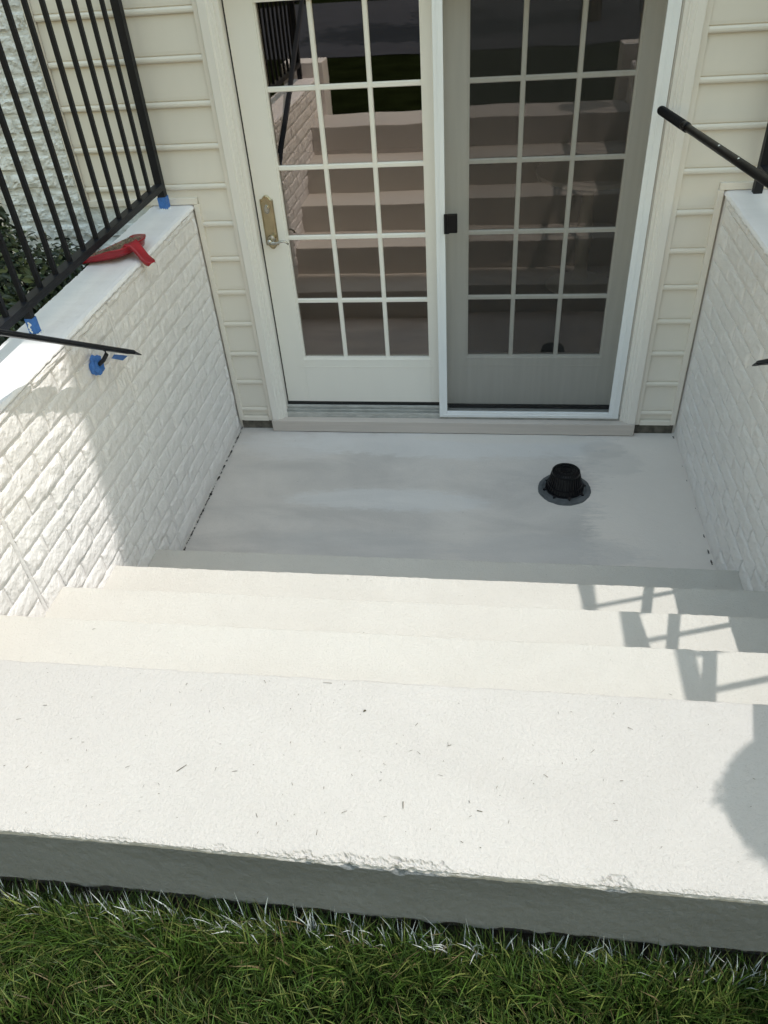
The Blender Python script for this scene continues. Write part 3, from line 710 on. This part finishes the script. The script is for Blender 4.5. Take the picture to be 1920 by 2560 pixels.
# ------------------------------------------------------------------ guard railings
def guard(label, x, sgn, taped):
    g = thing('iron_railing', label, 'railing', (x, -1.4, H))
    YF = -2.76
    def post(y, s, z0, z1, nm='post'):
        return box(nm, x - s / 2, x + s / 2, y - s / 2, y + s / 2, z0, z1, M['iron'], g, 0.0015)
    post(-0.055, 0.034, H - 0.02, 2.215)
    post(YF, 0.034, H - 0.02, 2.215)
    for y in (-1.298,): post(y, 0.023, H - 0.02, 1.2985)
    # channel shaped bottom rail and moulded top rail
    bm = bmesh.new(); add_box(bm, x - 0.019, x + 0.019, YF + 0.018, -0.073, 1.2988, 1.3125, 0.001)
    add_box(bm, x - 0.019, x - 0.0155, YF + 0.018, -0.073, 1.287, 1.2987); add_box(bm, x + 0.0155, x + 0.019, YF + 0.018, -0.073, 1.287, 1.2987)
    bmpart('bottom_rail', bm, M['iron'], g)
    bm = bmesh.new(); add_box(bm, x - 0.021, x + 0.021, YF - 0.04, -0.03, 2.2155, 2.232, 0.006); add_box(bm, x - 0.016, x + 0.016, YF + 0.018, -0.073, 2.195, 2.2150)
    bmpart('top_rail', bm, M['iron'], g)
    y = -0.180; b0 = None
    while y > YF + 0.05:
        if b0 is None:
            bm = bmesh.new(); add_box(bm, -0.0075, 0.0075, -0.0075, 0.0075, 0, 2.1945 - 1.3128, 0.001)
            me = bpy.data.meshes.new('baluster'); bm.to_mesh(me); bm.free(); me.materials.append(M['iron']); b0 = me
        link('baluster', b0, g, (x, y, 1.3128)); y -= 0.1118
    if taped:
        for (yy, s) in ((-0.055, 0.0385), (-1.298, 0.027)):
            bm = bmesh.new(); add_box(bm, x - s / 2, x + s / 2, yy - s / 2, yy + s / 2, H + 0.0005, H + 0.052, 0.001)
            for q in bm.verts: q.co += Vector((0.0008 * nz(q.co.x * 50, q.co.z * 40), 0.0008 * nz(q.co.y * 50, q.co.z * 30), 0.003 * nz(q.co.x * 60, q.co.y * 60)))
            bmpart('masking_tape', bm, M['tape'], g)
            # daub of white paint round the foot
        bm = bmesh.new()
        for yy in (-0.055, -1.298):
            for i in range(14):
                a = i / 14 * 6.28; rr = 0.021 + 0.004 * random.random()
                bmesh.ops.create_icosphere(bm, subdivisions=1, radius=0.0035 + 0.002 * random.random(), matrix=Matrix.Translation((x + rr * math.cos(a), yy + rr * math.sin(a), H + 0.0005)))
        for i in range(7):
            bmesh.ops.create_icosphere(bm, subdivisions=1, radius=0.003 + 0.002 * random.random(), matrix=Matrix.Translation((x + random.uniform(-0.009, 0.003), -1.3120, H + 0.008 + 0.036 * i / 7)) @ Matrix.Diagonal((1, 0.3, 1.2, 1)))
        bmpart('paint_splash', bm, M['white_dab'], g)['kind'] = 'stuff'
    return g
guard('black iron railing standing on the left wall with blue tape round its feet', -0.12, -1, True)
guard('black iron railing standing on the right wall, mostly beyond the picture edge', 2.415, 1, False)

# ------------------------------------------------------------------ stair handrails
def handrail(label, x, xw, ytip, zlin, tape):
    g = thing('stair_handrail', label, 'handrail', (x, -1.9, zlin(-1.9)))
    prof = [(-0.012, -0.006), (0.012, -0.006), (0.012, 0.0), (0.0165, 0.002), (0.0165, 0.006), (0.010, 0.0095), (-0.010, 0.0095), (-0.0165, 0.006), (-0.0165, 0.002), (-0.012, 0.0)]
    bm = bmesh.new()
    pts = [(x, y, zlin(y)) for y in (ytip - 0.06, ytip - 0.4, ytip - 0.8, ytip - 1.3, -2.62)]
    sweep(bm, pts, prof, (1, 0, 0)); bmpart('rail', bm, M['iron'], g)
    bm = bmesh.new()      # lambs-tongue tip
    a = [bm.verts.new((x + s, ytip - 0.0605, zlin(ytip - 0.06) + t)) for s, t in [(-0.0155, -0.004), (0.0155, -0.004), (0.0155, 0.007), (0.009, 0.010), (-0.009, 0.010), (-0.0155, 0.007)]]
    b = [bm.verts.new((x + s * 0.35, ytip, zlin(ytip) - 0.004 + t * 0.4)) for s, t in [(-0.0155, -0.004), (0.0155, -0.004), (0.0155, 0.007), (0.009, 0.010), (-0.009, 0.010), (-0.0155, 0.007)]]
    for i in range(6): bm.faces.new((a[i], a[(i + 1) % 6], b[(i + 1) % 6], b[i]))
    bm.faces.new(a[::-1]); bm.faces.new(b); bmpart('rail_tip', bm, M['iron'], g)
    for yb in (-1.255, -2.35):
        zb = zlin(yb)
        bm = bmesh.new()
        tube(bm, [(x, yb, zb - 0.004), (x, yb, zb - 0.022), (x + (xw - x) * 0.25, yb + 0.004, zb - 0.045), (x + (xw - x) * 0.6, yb + 0.012, zb - 0.066), (xw, yb + 0.02, zb - 0.075)], 0.0075, 8)
        bmpart('bracket', bm, M['iron'], g, True)
        if tape and yb > -2:
            # crumpled blue tape wrapped over the wall plate
            s = 1 if xw < x else -1
            bm = bmesh.new(); bmesh.ops.create_icosphere(bm, subdivisions=3, radius=0.033, matrix=Matrix.Translation((0, 0, 0)))
            for q in bm.verts:
                n_ = q.co.normalized(); kk = 1 + 0.30 * noise.noise(n_ * 2.6 + Vector((5, 1, 2))) + 0.12 * noise.noise(n_ * 7)
                kk = round(kk * 9) / 9 * 0.5 + kk * 0.5
                q.co = Vector((q.co.x * 0.75, q.co.y, q.co.z)) * kk + Vector((xw + s * 0.012, yb + 0.022, zb - 0.075))
                if s * (q.co.x - xw) < 0.0005: q.co.x = xw + s * 0.0005
            bmpart('masking_tape', bm, M['tape'], g)
            bm = bmesh.new()
            yt = ytip - 0.10
            z_ = zlin(yt) - 0.010
            vs = [bm.verts.new(p) for p in [(x - 0.013, yt - 0.055, z_ + 0.028), (x + 0.012, yt - 0.055, z_ + 0.026), (x + 0.014, yt + 0.03, z_ - 0.024), (x - 0.015, yt + 0.035, z_ - 0.026),
                                            (x - 0.030, yt - 0.05, z_ + 0.010), (x - 0.030, yt + 0.02, z_ - 0.036)]]
            bm.faces.new((vs[0], vs[1], vs[2], vs[3])); bm.faces.new((vs[0], vs[3], vs[5], vs[4]))
            bmpart('masking_tape', bm, M['tape'], g)
    return g
handrail('black iron stair handrail on the left wall with its bracket wrapped in blue tape', 0.075, 0.0, -1.03, lambda y: 0.993 - 0.612 * (y + 1.04), True)
handrail('black iron stair handrail on the right wall showing only its pointed tip', 2.225, 2.3, -1.045, lambda y: 0.952 - 0.62 * (y + 1.04), False)

# ------------------------------------------------------------------ extension pole
P0 = Vector((1.985, -0.055, 1.525)); P1 = Vector((2.2150, -1.98, 1.578)); d = (P1 - P0).normalized()
Pe = P0 + d * 2.00
pole = thing('extension_pole', 'black extension pole with ribbed grip end reaching across the right door casing', 'pole', tuple(P0))
bm = bmesh.new()
L = 0.40; pts = [P0 + d * t for t in (0.0, 0.004, 0.012)]; rs = [0.008, 0.0145, 0.0165]
t = 0.02
while t < 0.30: pts += [P0 + d * t, P0 + d * (t + 0.004)]; rs += [0.0172, 0.0155]; t += 0.0085
pts += [P0 + d * 0.305, P0 + d * 0.33, P0 + d * 0.332]; rs += [0.0172, 0.0172, 0.0135]
tube(bm, pts, rs, 16); bmpart('pole_grip', bm, M['blackplastic'], pole, False)
bm = bmesh.new(); tube(bm, [P0 + d * 0.325, P0 + d * 0.9, P0 + d * 1.5, Pe], 0.0135, 16); bmpart('pole_shaft', bm, M['blackplastic'], pole, True)
bm = bmesh.new()
for t_ in (0.66, 0.83): bmesh.ops.create_icosphere(bm, subdivisions=2, radius=0.0035, matrix=Matrix.Translation(P0 + d * t_ + Vector((-0.004, -0.006, 0.0115))))
bmpart('pole_button', bm, M['white_dab'], pole)

# ------------------------------------------------------------------ floor drain
DX, DY = 1.722, -0.500
dr = thing('floor_drain', 'black domed plastic drain grate set in a grey ring on the landing', 'drain', (DX, DY, 0))
bm = bmesh.new(); seg = 64; rings = []
for r_, z_ in ((0.1235, -0.006), (0.1215, 0.0035), (0.103, 0.0055), (0.100, 0.003), (0.094, 0.003), (0.091, 0.008), (0.07, 0.008)):
    rings.append([bm.verts.new((DX + (r_ + (0.0035 * fbm(math.cos(6.283 * k / seg), math.sin(6.283 * k / seg), 0, 3, 3) if r_ > 0.12 else 0)) * math.cos(6.2832 * k / seg), DY + (r_ + (0.0035 * fbm(math.cos(6.283 * k / seg), math.sin(6.283 * k / seg), 0, 3, 3) if r_ > 0.12 else 0)) * math.sin(6.2832 * k / seg), z_)) for k in range(seg)])
for a, b in zip(rings[:-1], rings[1:]):
    for k in range(seg): bm.faces.new((a[k], a[(k + 1) % seg], b[(k + 1) % seg], b[k]))
bmpart('drain_ring', bm, M['flange'], dr)
HD = 0.112
def domer(u): return 0.087 - 0.022 * u          # u 0..1 up the flank
prof_d = [(domer(0), 0.010), (domer(.5), 0.05), (domer(.85), 0.088), (0.0635, 0.098), (0.056, 0.106), (0.045, 0.1105), (0.03, 0.112), (0.001, 0.1125)]
bm = bmesh.new(); rings = [[bm.verts.new((DX + (r_ * 0.94) * math.cos(6.2832 * k / 40), DY + (r_ * 0.94) * math.sin(6.2832 * k / 40), z_ - 0.004)) for k in range(40)] for r_, z_ in prof_d]
for a, b in zip(rings[:-1], rings[1:]):
    for k in range(40): bm.faces.new((a[k], a[(k + 1) % 40], b[(k + 1) % 40], b[k]))
bmpart('drain_core', bm, M['gasket'], dr)
ribm = None
bm = bmesh.new()
pp = [(r_, 0, z_) for r_, z_ in prof_d[:6]]
for (r0, z0), (r1, z1) in zip(prof_d[:5], prof_d[1:6]):
    vs = [bm.verts.new(p) for p in [(r0, -0.0026, z0), (r0, 0.0026, z0), (r1, 0.0022, z1), (r1, -0.0022, z1), (r0 * .93, -0.0026, z0), (r0 * .93, 0.0026, z0), (r1 * .93, 0.0022, z1), (r1 * .93, -0.0022, z1)]]
    for q in ((0, 1, 2, 3), (0, 3, 7, 4), (1, 5, 6, 2)): bm.faces.new([vs[i] for i in q])
bmesh.ops.recalc_face_normals(bm, faces=bm.faces); ribm = bpy.data.meshes.new('drain_rib'); bm.to_mesh(ribm); bm.free(); ribm.materials.append(M['blackplastic'])
for k in range(32):
    o = link('drain_rib', ribm, dr, (DX, DY, 0)); o.rotation_euler = (0, 0, 6.2832 * k / 32)
bm = bmesh.new()
for (ra, rb, za, zb) in ((0.0900, 0.084, 0.008, 0.016), (0.081, 0.0765, 0.036, 0.041), (0.0655, 0.059, 0.096, 0.1045), (0.047, 0.040, 0.1095, 0.1125), (0.028, 0.021, 0.112, 0.1142), (0.010, 0.0005, 0.112, 0.1145)):
    r4 = [[bm.verts.new((DX + r_ * math.cos(6.2832 * k / 40), DY + r_ * math.sin(6.2832 * k / 40), z_)) for k in range(40)] for r_, z_ in ((ra, za), (ra - 0.001, zb), (rb, zb + .0005), (rb, za))]
    for a, b in zip(r4[:-1], r4[1:]):
        for k in range(40): bm.faces.new((a[k], a[(k + 1) % 40], b[(k + 1) % 40], b[k]))
for k in range(12):     # spokes on the crown
    a = 6.2832 * k / 12; ca, sa = math.cos(a), math.sin(a)
    vs = [bm.verts.new((DX + r_ * ca - s * sa, DY + r_ * sa + s * ca, z_)) for r_, z_ in ((0.006, 0.1142), (0.06, 0.1055)) for s in (-0.0022, 0.0022)]
    bm.faces.new((vs[0], vs[1], vs[3], vs[2]))
bmpart('drain_hoop', bm, M['blackplastic'], dr)
bm = bmesh.new()
vs = [bm.verts.new(p) for p in [(0.088, -0.009, 0.0155), (0.088, 0.009, 0.0155), (0.104, 0, 0.008), (0.088, -0.009, 0.004), (0.088, 0.009, 0.004), (0.104, 0, 0.003)]]
for q in ((0, 1, 2), (3, 5, 4), (0, 2, 5, 3), (1, 4, 5, 2), (0, 3, 4, 1)): bm.faces.new([vs[i] for i in q])
bmesh.ops.recalc_face_normals(bm, faces=bm.faces); lug = bpy.data.meshes.new('drain_lug'); bm.to_mesh(lug); bm.free(); lug.materials.append(M['blackplastic'])
for k in range(8):
    o = link('drain_lug', lug, dr, (DX, DY, 0)); o.rotation_euler = (0, 0, 6.2832 * (k + 0.25) / 8)

# ------------------------------------------------------------------ dustpan
A = Vector((0.917, -0.4, 0)).normalized(); Bv = Vector((0.4, 0.917, 0)).normalized()
D0 = Vector((-0.195, -0.580, H + 0.004))
dp_ = thing('dustpan', 'red plastic dustpan full of sweepings lying on the left wall top', 'dustpan', tuple(D0))
def DP(a, b, z): return D0 + A * a * 0.80 + Bv * b + Vector((0, 0, z))
bm = bmesh.new()
na, nb = 14, 12
def hw(a): return 0.150 - 0.40 * max(0, a - 0.03)       # half width narrowing to the back
def fl(a, b): return 0.004 + 0.018 * (a / 0.2) ** 1.5
inner = [[None] * (nb + 1) for _ in range(na + 1)]; outer = [[None] * (nb + 1) for _ in range(na + 1)]
for i in range(na + 1):
    a = 0.20 * i / na
    for j in range(nb + 1):
        b = (-1 + 2 * j / nb)
        inner[i][j] = bm.verts.new(DP(a, b * hw(a) * 0.97, fl(a, b))); outer[i][j] = bm.verts.new(DP(a, b * hw(a), max(0.0, fl(a, b) - 0.004)))
for i in range(na):
    for j in range(nb):
        bm.faces.new((inner[i][j], inner[i + 1][j], inner[i + 1][j + 1], inner[i][j + 1]))
        bm.faces.new((outer[i][j], outer[i][j + 1], outer[i + 1][j + 1], outer[i + 1][j]))
bmpart('pan', bm, M['red'], dp_, True)
bm = bmesh.new()
# side and back walls with rolled rim
path = [(0.20 * i / na, -hw(0.20 * i / na)) for i in range(na + 1)] + [(0.214, -hw(.2) + 0.02), (0.220, -hw(.2) + 0.04), (0.222, 0), (0.220, hw(.2) - 0.04), (0.214, hw(.2) - 0.02)] + [(0.20 * i / na, hw(0.20 * i / na)) for i in range(na, -1, -1)]
rows = []
for (a, b) in path:
    h = 0.006 + 0.046 * min(1, max(0, a / 0.2)) ** 0.9
    base = max(0.0, fl(min(a, .2), 0) - 0.004)
    flare = 0.010 * min(1, a / 0.15)
    n_ = Vector((0, 0, 0)) + (A * (1 if a > 0.2 else 0.0) + Bv * (math.copysign(1, b) if a <= 0.2 else (b / 0.1)))
    n_.normalize()
    p = DP(a, b, 0)
    rows.append([bm.verts.new(p + n_ * o_ + Vector((0, 0, z_))) for o_, z_ in ((0.0, base), (flare * 0.5, h * 0.6), (flare, h), (flare + 0.006, h + 0.001), (flare + 0.006, h - 0.006), (flare - 0.003, h - 0.003), (flare * .5 - .003, h * .6), (-0.003, base + 0.004))])
for r0, r1 in zip(rows[:-1], rows[1:]):
    for k in range(8): bm.faces.new((r0[k], r0[(k + 1) % 8], r1[(k + 1) % 8], r1[k]))
bmpart('pan_wall', bm, M['red'], dp_, True)
bm = bmesh.new()      # hollow arched handle
hp = [(0.200, 0.040, 0.046), (0.222, 0.055, 0.034), (0.246, 0.050, 0.025), (0.272, 0.030, 0.022), (0.296, 0.006, 0.022), (0.318, -0.006, 0.022), (0.332, -0.008, 0.019), (0.344, -0.005, 0.011)]
rows = []
for (a, z_, hw_) in hp:
    rows.append([bm.verts.new(DP(a, b, z_ + q)) for b, q in ((-hw_, -0.012), (-hw_, 0), (-hw_ * .85, 0.005), (-hw_ * .4, 0.001), (hw_ * .4, 0.001), (hw_ * .85, 0.005), (hw_, 0), (hw_, -0.012), (hw_ * .9, -.012), (hw_ * .8, -.003), (-hw_ * .8, -.003), (-hw_ * .9, -.012))])
er = rows[-1]; cz = sum(v_.co.z for v_ in er) / 12
for v_ in er: v_.co.z = cz + (v_.co.z - cz) * 0.25
for v_ in (er[9], er[10]): v_.co.z = cz - 0.002
for r0, r1 in zip(rows[:-1], rows[1:]):
    for k in range(12): bm.faces.new((r0[k], r0[(k + 1) % 12], r1[(k + 1) % 12], r1[k]))
bm.faces.new(rows[0]); bm.faces.new(rows[-1][::-1])
bmpart('handle', bm, M['red'], dp_, True)
# sweepings
v = []; f = []; cols = []
for q in range(1500):
    a = random.uniform(0.03, 0.205); b = random.uniform(-1, 1) * hw(a) * 0.90
    hgt = fl(a, 0) + 0.034 * (a / 0.2) * (0.6 + 0.8 * nz(a, b, 0, 25)) * random.random() + 0.003
    sliver(DP(a, b, hgt), random.uniform(0, 6.28), random.uniform(0.006, 0.024), random.uniform(0.0015, 0.005), random.uniform(-0.5, 0.5), v, f)
dbo = part('sweepings', v, f, M['debris'], None); dbo['kind'] = 'stuff'; dbo['label'] = 'heap of dry leaves and grit swept into the red dustpan'; dbo['category'] = 'sweepings'

# clippings and grit on the steps (uncountable)
v = []; f = []
def top_z(x, y):
    if y > Y1: return landz(x, y)
    return (1 + min(4, int((Y1 - y) / RUN))) * RISE
for q in range(300):
    x = random.uniform(0.05, 2.25)
    y = random.uniform(-2.78, -2.43) if q < 210 else random.uniform(-2.43, -0.05)
    if q >= 290 and y < Y1: continue
    dd = min(abs(y - NOSE[k]) for k in range(1, 6))
    if dd < 0.015: continue
    L = random.choice((0.002, 0.0025, 0.003, 0.005, 0.008)) * random.uniform(0.7, 1.4)
    sliver((x, y, top_z(x, y) + 0.0022), random.uniform(0, 6.28), L, random.uniform(0.0006, 0.0012), 0.0, v, f)
for (x, y, L, wd) in ((1.12, -2.50, 0.006, 0.005), (0.78, -2.66, 0.022, 0.0016), (1.22, -2.70, 0.014, 0.0018), (1.36, -2.70, 0.010, 0.0018), (1.03, -2.435, 0.02, 0.001)):
    sliver((x, y, ZT + 0.002), 1.3 * x * 7, L, wd, 0, v, f)
o = part('clippings', v, f, M['speck'], None); o['kind'] = 'stuff'; o['label'] = 'scattered dry grass clippings lying on the white steps'; o['category'] = 'clippings'

# ------------------------------------------------------------------ foliage builders
def leaf_cloud(name, centers, nleaf, size, cols, parent, m, kindstuff=True, shell=0.55, flat=0.35):
    """many folded leaves spread through overlapping blobs: centers = (x,y,z,rx,ry,rz)"""
    V = []; F = []; CC = []
    vols = np.array([c[3] * c[4] * c[5] for c in centers]) ** 0.7; vols = vols / vols.sum()
    for ci, c in enumerate(centers):
        for q in range(int(nleaf * vols[ci])):
            th = random.uniform(0, 6.283); u = random.uniform(-1, 1); s = math.sqrt(1 - u * u)
            r_ = shell + (1 - shell) * random.random() ** 0.6
            r_ *= 1 + 0.25 * nz(s * math.cos(th) + c[0], s * math.sin(th) + c[1], u, 2.2)
            p = Vector((c[0] + c[3] * r_ * s * math.cos(th), c[1] + c[4] * r_ * s * math.sin(th), c[2] + c[5] * r_ * u))
            out = (Vector((s * math.cos(th), s * math.sin(th), u + 0.5)) + Vector((random.gauss(0, .45), random.gauss(0, .45), random.gauss(0, .45)))).normalized()
            t = out.cross(Vector((random.gauss(0, 1), random.gauss(0, 1), random.gauss(0, 1)))).normalized(); b = out.cross(t)
            L = size * random.uniform(0.6, 1.25); wd = L * random.uniform(0.4, 0.58)
            i = len(V)
            V += [p, p + t * L * 0.35 + b * wd * 0.5 + out * L * 0.06, p + t * L * 0.7 + b * wd * 0.38 + out * L * 0.03, p + t * L - out * L * 0.12, p + t * L * 0.7 - b * wd * 0.38 + out * L * 0.03, p + t * L * 0.35 - b * wd * 0.5 + out * L * 0.06, p + t * L * 0.5 - out * L * 0.03]
            F += [(i, i + 1, i + 6), (i + 1, i + 2, i + 6), (i + 2, i + 3, i + 6), (i + 3, i + 4, i + 6), (i + 4, i + 5, i + 6), (i + 5, i, i + 6)]
            cc = random.choice(cols); k = random.uniform(0.75, 1.25); CC += [(cc[0] * k, cc[1] * k, cc[2] * k, 1)] * 7
    o = part(name, V, F, m, parent)
    ca = o.data.color_attributes.new('Col', 'FLOAT_COLOR', 'POINT'); ca.data.foreach_set('color', np.array(CC, dtype=np.float32).ravel())
    if kindstuff: o['kind'] = 'stuff'
    return o
sh = thing('shrub', 'dark green leafy shrub growing behind the left railing beside the brick', 'shrub', (-0.62, -0.6, LAWN))
leaf_cloud('foliage', [(-0.66, -0.62, 1.02, .30, .36, .28), (-0.48, -0.40, 0.98, .18, .20, .20), (-0.80, -0.50, 1.16, .20, .22, .17), (-0.50, -0.9, 0.93, .22, .28, .22), (-0.86, -0.95, 1.02, .25, .3, .25), (-0.71, -0.42, 1.29, .045, .05, .10), (-0.55, -0.6, 0.82, .3, .45, .14)],
           12000, 0.038, [(0.030, 0.050, 0.022), (0.020, 0.036, 0.018), (0.05, 0.07, 0.024), (0.026, 0.045, 0.026), (0.075, 0.095, 0.03)], sh, M['leaf'], shell=0.35)
bm = bmesh.new()
for q in range(26):
    a = random.uniform(0, 6.28); rr = random.uniform(0.1, 0.32)
    e = Vector((-0.66 + rr * math.cos(a), -0.62 + rr * math.sin(a) * 1.2, random.uniform(0.95, 1.25)))
    s0 = Vector((-0.64 + random.uniform(-.05, .05), -0.6 + random.uniform(-.05, .05), LAWN - 0.04))
    mid = s0.lerp(e, 0.5) + Vector((0, 0, 0.06))
    tube(bm, [s0, mid, e], [0.007, 0.004, 0.0015], 5)
bmpart('stem', bm, M['bark'], sh)

# tub behind the shrub
tub = thing('garden_tub', 'green plastic tub standing in the bed behind the railing', 'tub', (-0.86, -1.12, LAWN - 0.03))
bm = bmesh.new()
rings = [[bm.verts.new((-0.86 + r_ * math.cos(6.2832 * k / 28), -1.12 + r_ * math.sin(6.2832 * k / 28), z_)) for k in range(28)] for r_, z_ in ((0.11, 0.67), (0.13, 0.84), (0.142, 0.845), (0.142, 0.855), (0.126, 0.855), (0.105, 0.69))]
for a, b in zip(rings[:-1], rings[1:]):
    for k in range(28): bm.faces.new((a[k], a[(k + 1) % 28], b[(k + 1) % 28], b[k]))
bm.faces.new(rings[0][::-1]); bm.faces.new(rings[-1]); bmpart('tub_body', bm, M['green'], tub)
bm = bmesh.new(); tube(bm, [(-0.99, -1.12, 0.845), (-0.95, -1.12, 0.93), (-0.86, -1.12, 0.96), (-0.77, -1.12, 0.93), (-0.73, -1.12, 0.845)], 0.004, 6); bmpart('tub_handle', bm, M['iron'], tub)

# planter added beyond the frame; pot and balls shaped to cast the slab's shadow
plt_ = thing('slab_shadow_caster', 'made-up boxwood pot, added out of view above the right railing to shade the top slab', 'shadow_caster', (2.53, -2.46, 2.233))
bm = bmesh.new()
PX, PY = 2.50, -2.445
rings = [[bm.verts.new((PX + r_ * math.cos(6.2832 * k / 32), PY + r_ * math.sin(6.2832 * k / 32), z_)) for k in range(32)] for r_, z_ in ((0.085, 2.233), (0.12, 2.37), (0.13, 2.375), (0.13, 2.39), (0.115, 2.39))]
for a, b in zip(rings[:-1], rings[1:]):
    for k in range(32): bm.faces.new((a[k], a[(k + 1) % 32], b[(k + 1) % 32], b[k]))
bm.faces.new(rings[0][::-1]); bm.faces.new(rings[-1]); bmpart('pot', bm, M['caster_pot'], plt_)
for (bx, by, bz, br) in ((2.502, -2.463, 2.42, 0.128), (2.61, -2.50, 2.40, 0.13)):
    bm = bmesh.new(); bmesh.ops.create_icosphere(bm, subdivisions=4, radius=br, matrix=Matrix.Translation((bx, by, bz)))
    for q in bm.verts: q.co += (q.co - Vector((bx, by, bz))) * 0.05 * noise.noise(q.co * 14)
    bmpart('caster_ball', bm, M['boxwood'], plt_)
leaf_cloud('foliage', [(2.502, -2.463, 2.42, .128, .128, .128), (2.61, -2.50, 2.40, .13, .13, .13)], 5200, 0.016, [(0.04, 0.07, 0.02), (0.05, 0.09, 0.03)], plt_, M['leaf'], shell=0.9)

# trees beyond the lawn behind the viewer: only their images in the door glass are seen
def tree(x, y, h, rad, label, nl=2600):
    t = thing('tree', label, 'tree', (x, y, LAWN), 'trees beyond the driveway')
    bm = bmesh.new(); tube(bm, [(x, y, LAWN - 0.1), (x + .05, y, LAWN + h * .25), (x - .05, y + .1, LAWN + h * .6)], [0.16, 0.12, 0.05], 10)
    for q in range(5):
        a = q * 1.26; z_ = LAWN + h * (.3 + .05 * q); tube(bm, [(x, y, z_), (x + rad * .4 * math.cos(a), y + rad * .4 * math.sin(a), z_ + h * .12), (x + rad * .7 * math.cos(a), y + rad * .7 * math.sin(a), z_ + h * .2)], [0.05, 0.03, 0.01], 6)
    bmpart('trunk', bm, M['bark'], t)
    cs = [(x + random.gauss(0, rad * .4), y + random.gauss(0, rad * .4), LAWN + h * random.uniform(.55, .9), rad * .5, rad * .5, h * .14) for _ in range(9)]
    leaf_cloud('crown', cs, nl, 0.22, [(0.04, 0.07, 0.02), (0.06, 0.09, 0.025), (0.03, 0.05, 0.018)], t, M['leaf'], shell=0.2)
tree(2.6, -9.2, 6.5, 1.7, 'young tree at the near side of the driveway behind the viewer')
tree(-3.5, -17.0, 8, 2.8, 'broad tree across the driveway, left in the door reflection')
tree(3.5, -18.5, 9, 3.0, 'broad tree across the driveway, right in the door reflection')

# ------------------------------------------------------------------ grass
def blades(name, n, xr, yr, hr, wr, colf, m, bias=None, zb=LAWN - 0.012, lean=0.75, nseg=3):
    x = rng.uniform(*xr, n); y = yr[1] - (yr[1] - yr[0]) * rng.random(n) ** (bias or 1.0)
    h = rng.uniform(*hr, n); wd = rng.uniform(*wr, n)
    # clump noise
    cl = np.array([noise.noise(Vector((a * 9, b * 9, 0))) for a, b in zip(x, y)])
    cl2 = np.array([noise.noise(Vector((a * 2.3 + 5, b * 3.1, 2))) for a, b in zip(x, y)])
    h = h * (1 + 0.35 * cl)
    az = rng.uniform(0, 2 * np.pi, n) * 0.75 + cl * 5.0
    ln = lean * rng.random(n) ** 0.7 * (1.0 + 0.5 * cl)
    faz = rng.uniform(0, 2 * np.pi, n)
    wx, wy = np.cos(faz), np.sin(faz)
    k = nseg * 2 + 1; P = np.zeros((n, k, 3), np.float32)
    for s in range(nseg + 1):
        t = s / nseg
        ang = ln * t * 1.6
        px = x + np.cos(az) * h * np.sin(ang) * t; py = y + np.sin(az) * h * np.sin(ang) * t; pz = zb + h * t * np.cos(ang * 0.75)
        hw_ = wd * 0.5 * (1 - t ** 2.2) if s < nseg else 0
        if s < nseg:
            P[:, 2 * s] = np.stack([px - wx * hw_, py - wy * hw_, pz], 1); P[:, 2 * s + 1] = np.stack([px + wx * hw_, py + wy * hw_, pz], 1)
        else: P[:, 2 * nseg] = np.stack([px, py, pz], 1)
    fc = []
    base = np.arange(n) * k
    tris = []
    for s in range(nseg - 1):
        a, b, c, d_ = 2 * s, 2 * s + 1, 2 * s + 3, 2 * s + 2
        tris += [(a, b, c), (a, c, d_)]
    tris.append((2 * nseg - 2, 2 * nseg - 1, 2 * nseg))
    F = np.concatenate([np.stack([base + a, base + b, base + c], 1) for a, b, c in tris]).astype(np.int32)
    me = bpy.data.meshes.new(name); me.vertices.add(n * k); me.vertices.foreach_set('co', P.ravel())
    me.loops.add(F.size); me.loops.foreach_set('vertex_index', F.ravel())
    me.polygons.add(len(F)); me.polygons.foreach_set('loop_start', np.arange(len(F), dtype=np.int32) * 3)
    try: me.polygons.foreach_set('loop_total', np.full(len(F), 3, np.int32))
    except Exception: pass
    me.update(calc_edges=True); me.materials.append(m)
    if colf is not None:
        col = colf(x, y, cl, cl2, n); col = np.repeat(col[:, None, :], k, 1)
        ca = me.color_attributes.new('Col', 'FLOAT_COLOR', 'POINT'); ca.data.foreach_set('color', col.astype(np.float32).ravel())
    o = link(name, me, None); o['kind'] = 'stuff'; return o
def gcol(x, y, cl, cl2, n):
    c = np.ones((n, 4)); t = rng.random(n)
    g1 = np.array([0.070, 0.130, 0.022]); g2 = np.array([0.17, 0.20, 0.055]); g3 = np.array([0.22, 0.17, 0.09]); g4 = np.array([0.035, 0.068, 0.014])
    base = np.where((t < 0.5)[:, None], g1, np.where((t < 0.72)[:, None], g2, g4))
    dry = (rng.random(n) < 0.04 + 0.2 * np.clip(cl2 * 2.0 - 0.4, 0, 1))
    base = np.where(dry[:, None], g3, base)
    base = base * rng.uniform(0.40, 1.3, n)[:, None]
    c[:, :3] = base; return c
g = blades('lawn_grass', 95000, (-0.35, 2.75), (-3.62, -2.862), (0.030, 0.060), (0.0016, 0.0036), gcol, M['blade'], lean=0.72)
g['label'] = 'short green lawn grass in front of the concrete slab'; g['category'] = 'grass'
g = blades('edge_grass', 13000, (-0.3, 2.65), (-2.92, -2.832), (0.05, 0.095), (0.0024, 0.0046), gcol, M['blade'], lean=0.6, zb=LAWN - 0.015)
g['label'] = 'longer uncut grass blades along the foot of the slab'; g['category'] = 'grass'
g = blades('white_tipped_grass', 620, (0.0, 2.45), (-2.864, -2.833), (0.065, 0.105), (0.0020, 0.0040), None, M['whiteblade'], lean=0.30, zb=LAWN - 0.012)
g['label'] = 'grass blades coated with white overspray against the slab'; g['category'] = 'grass'
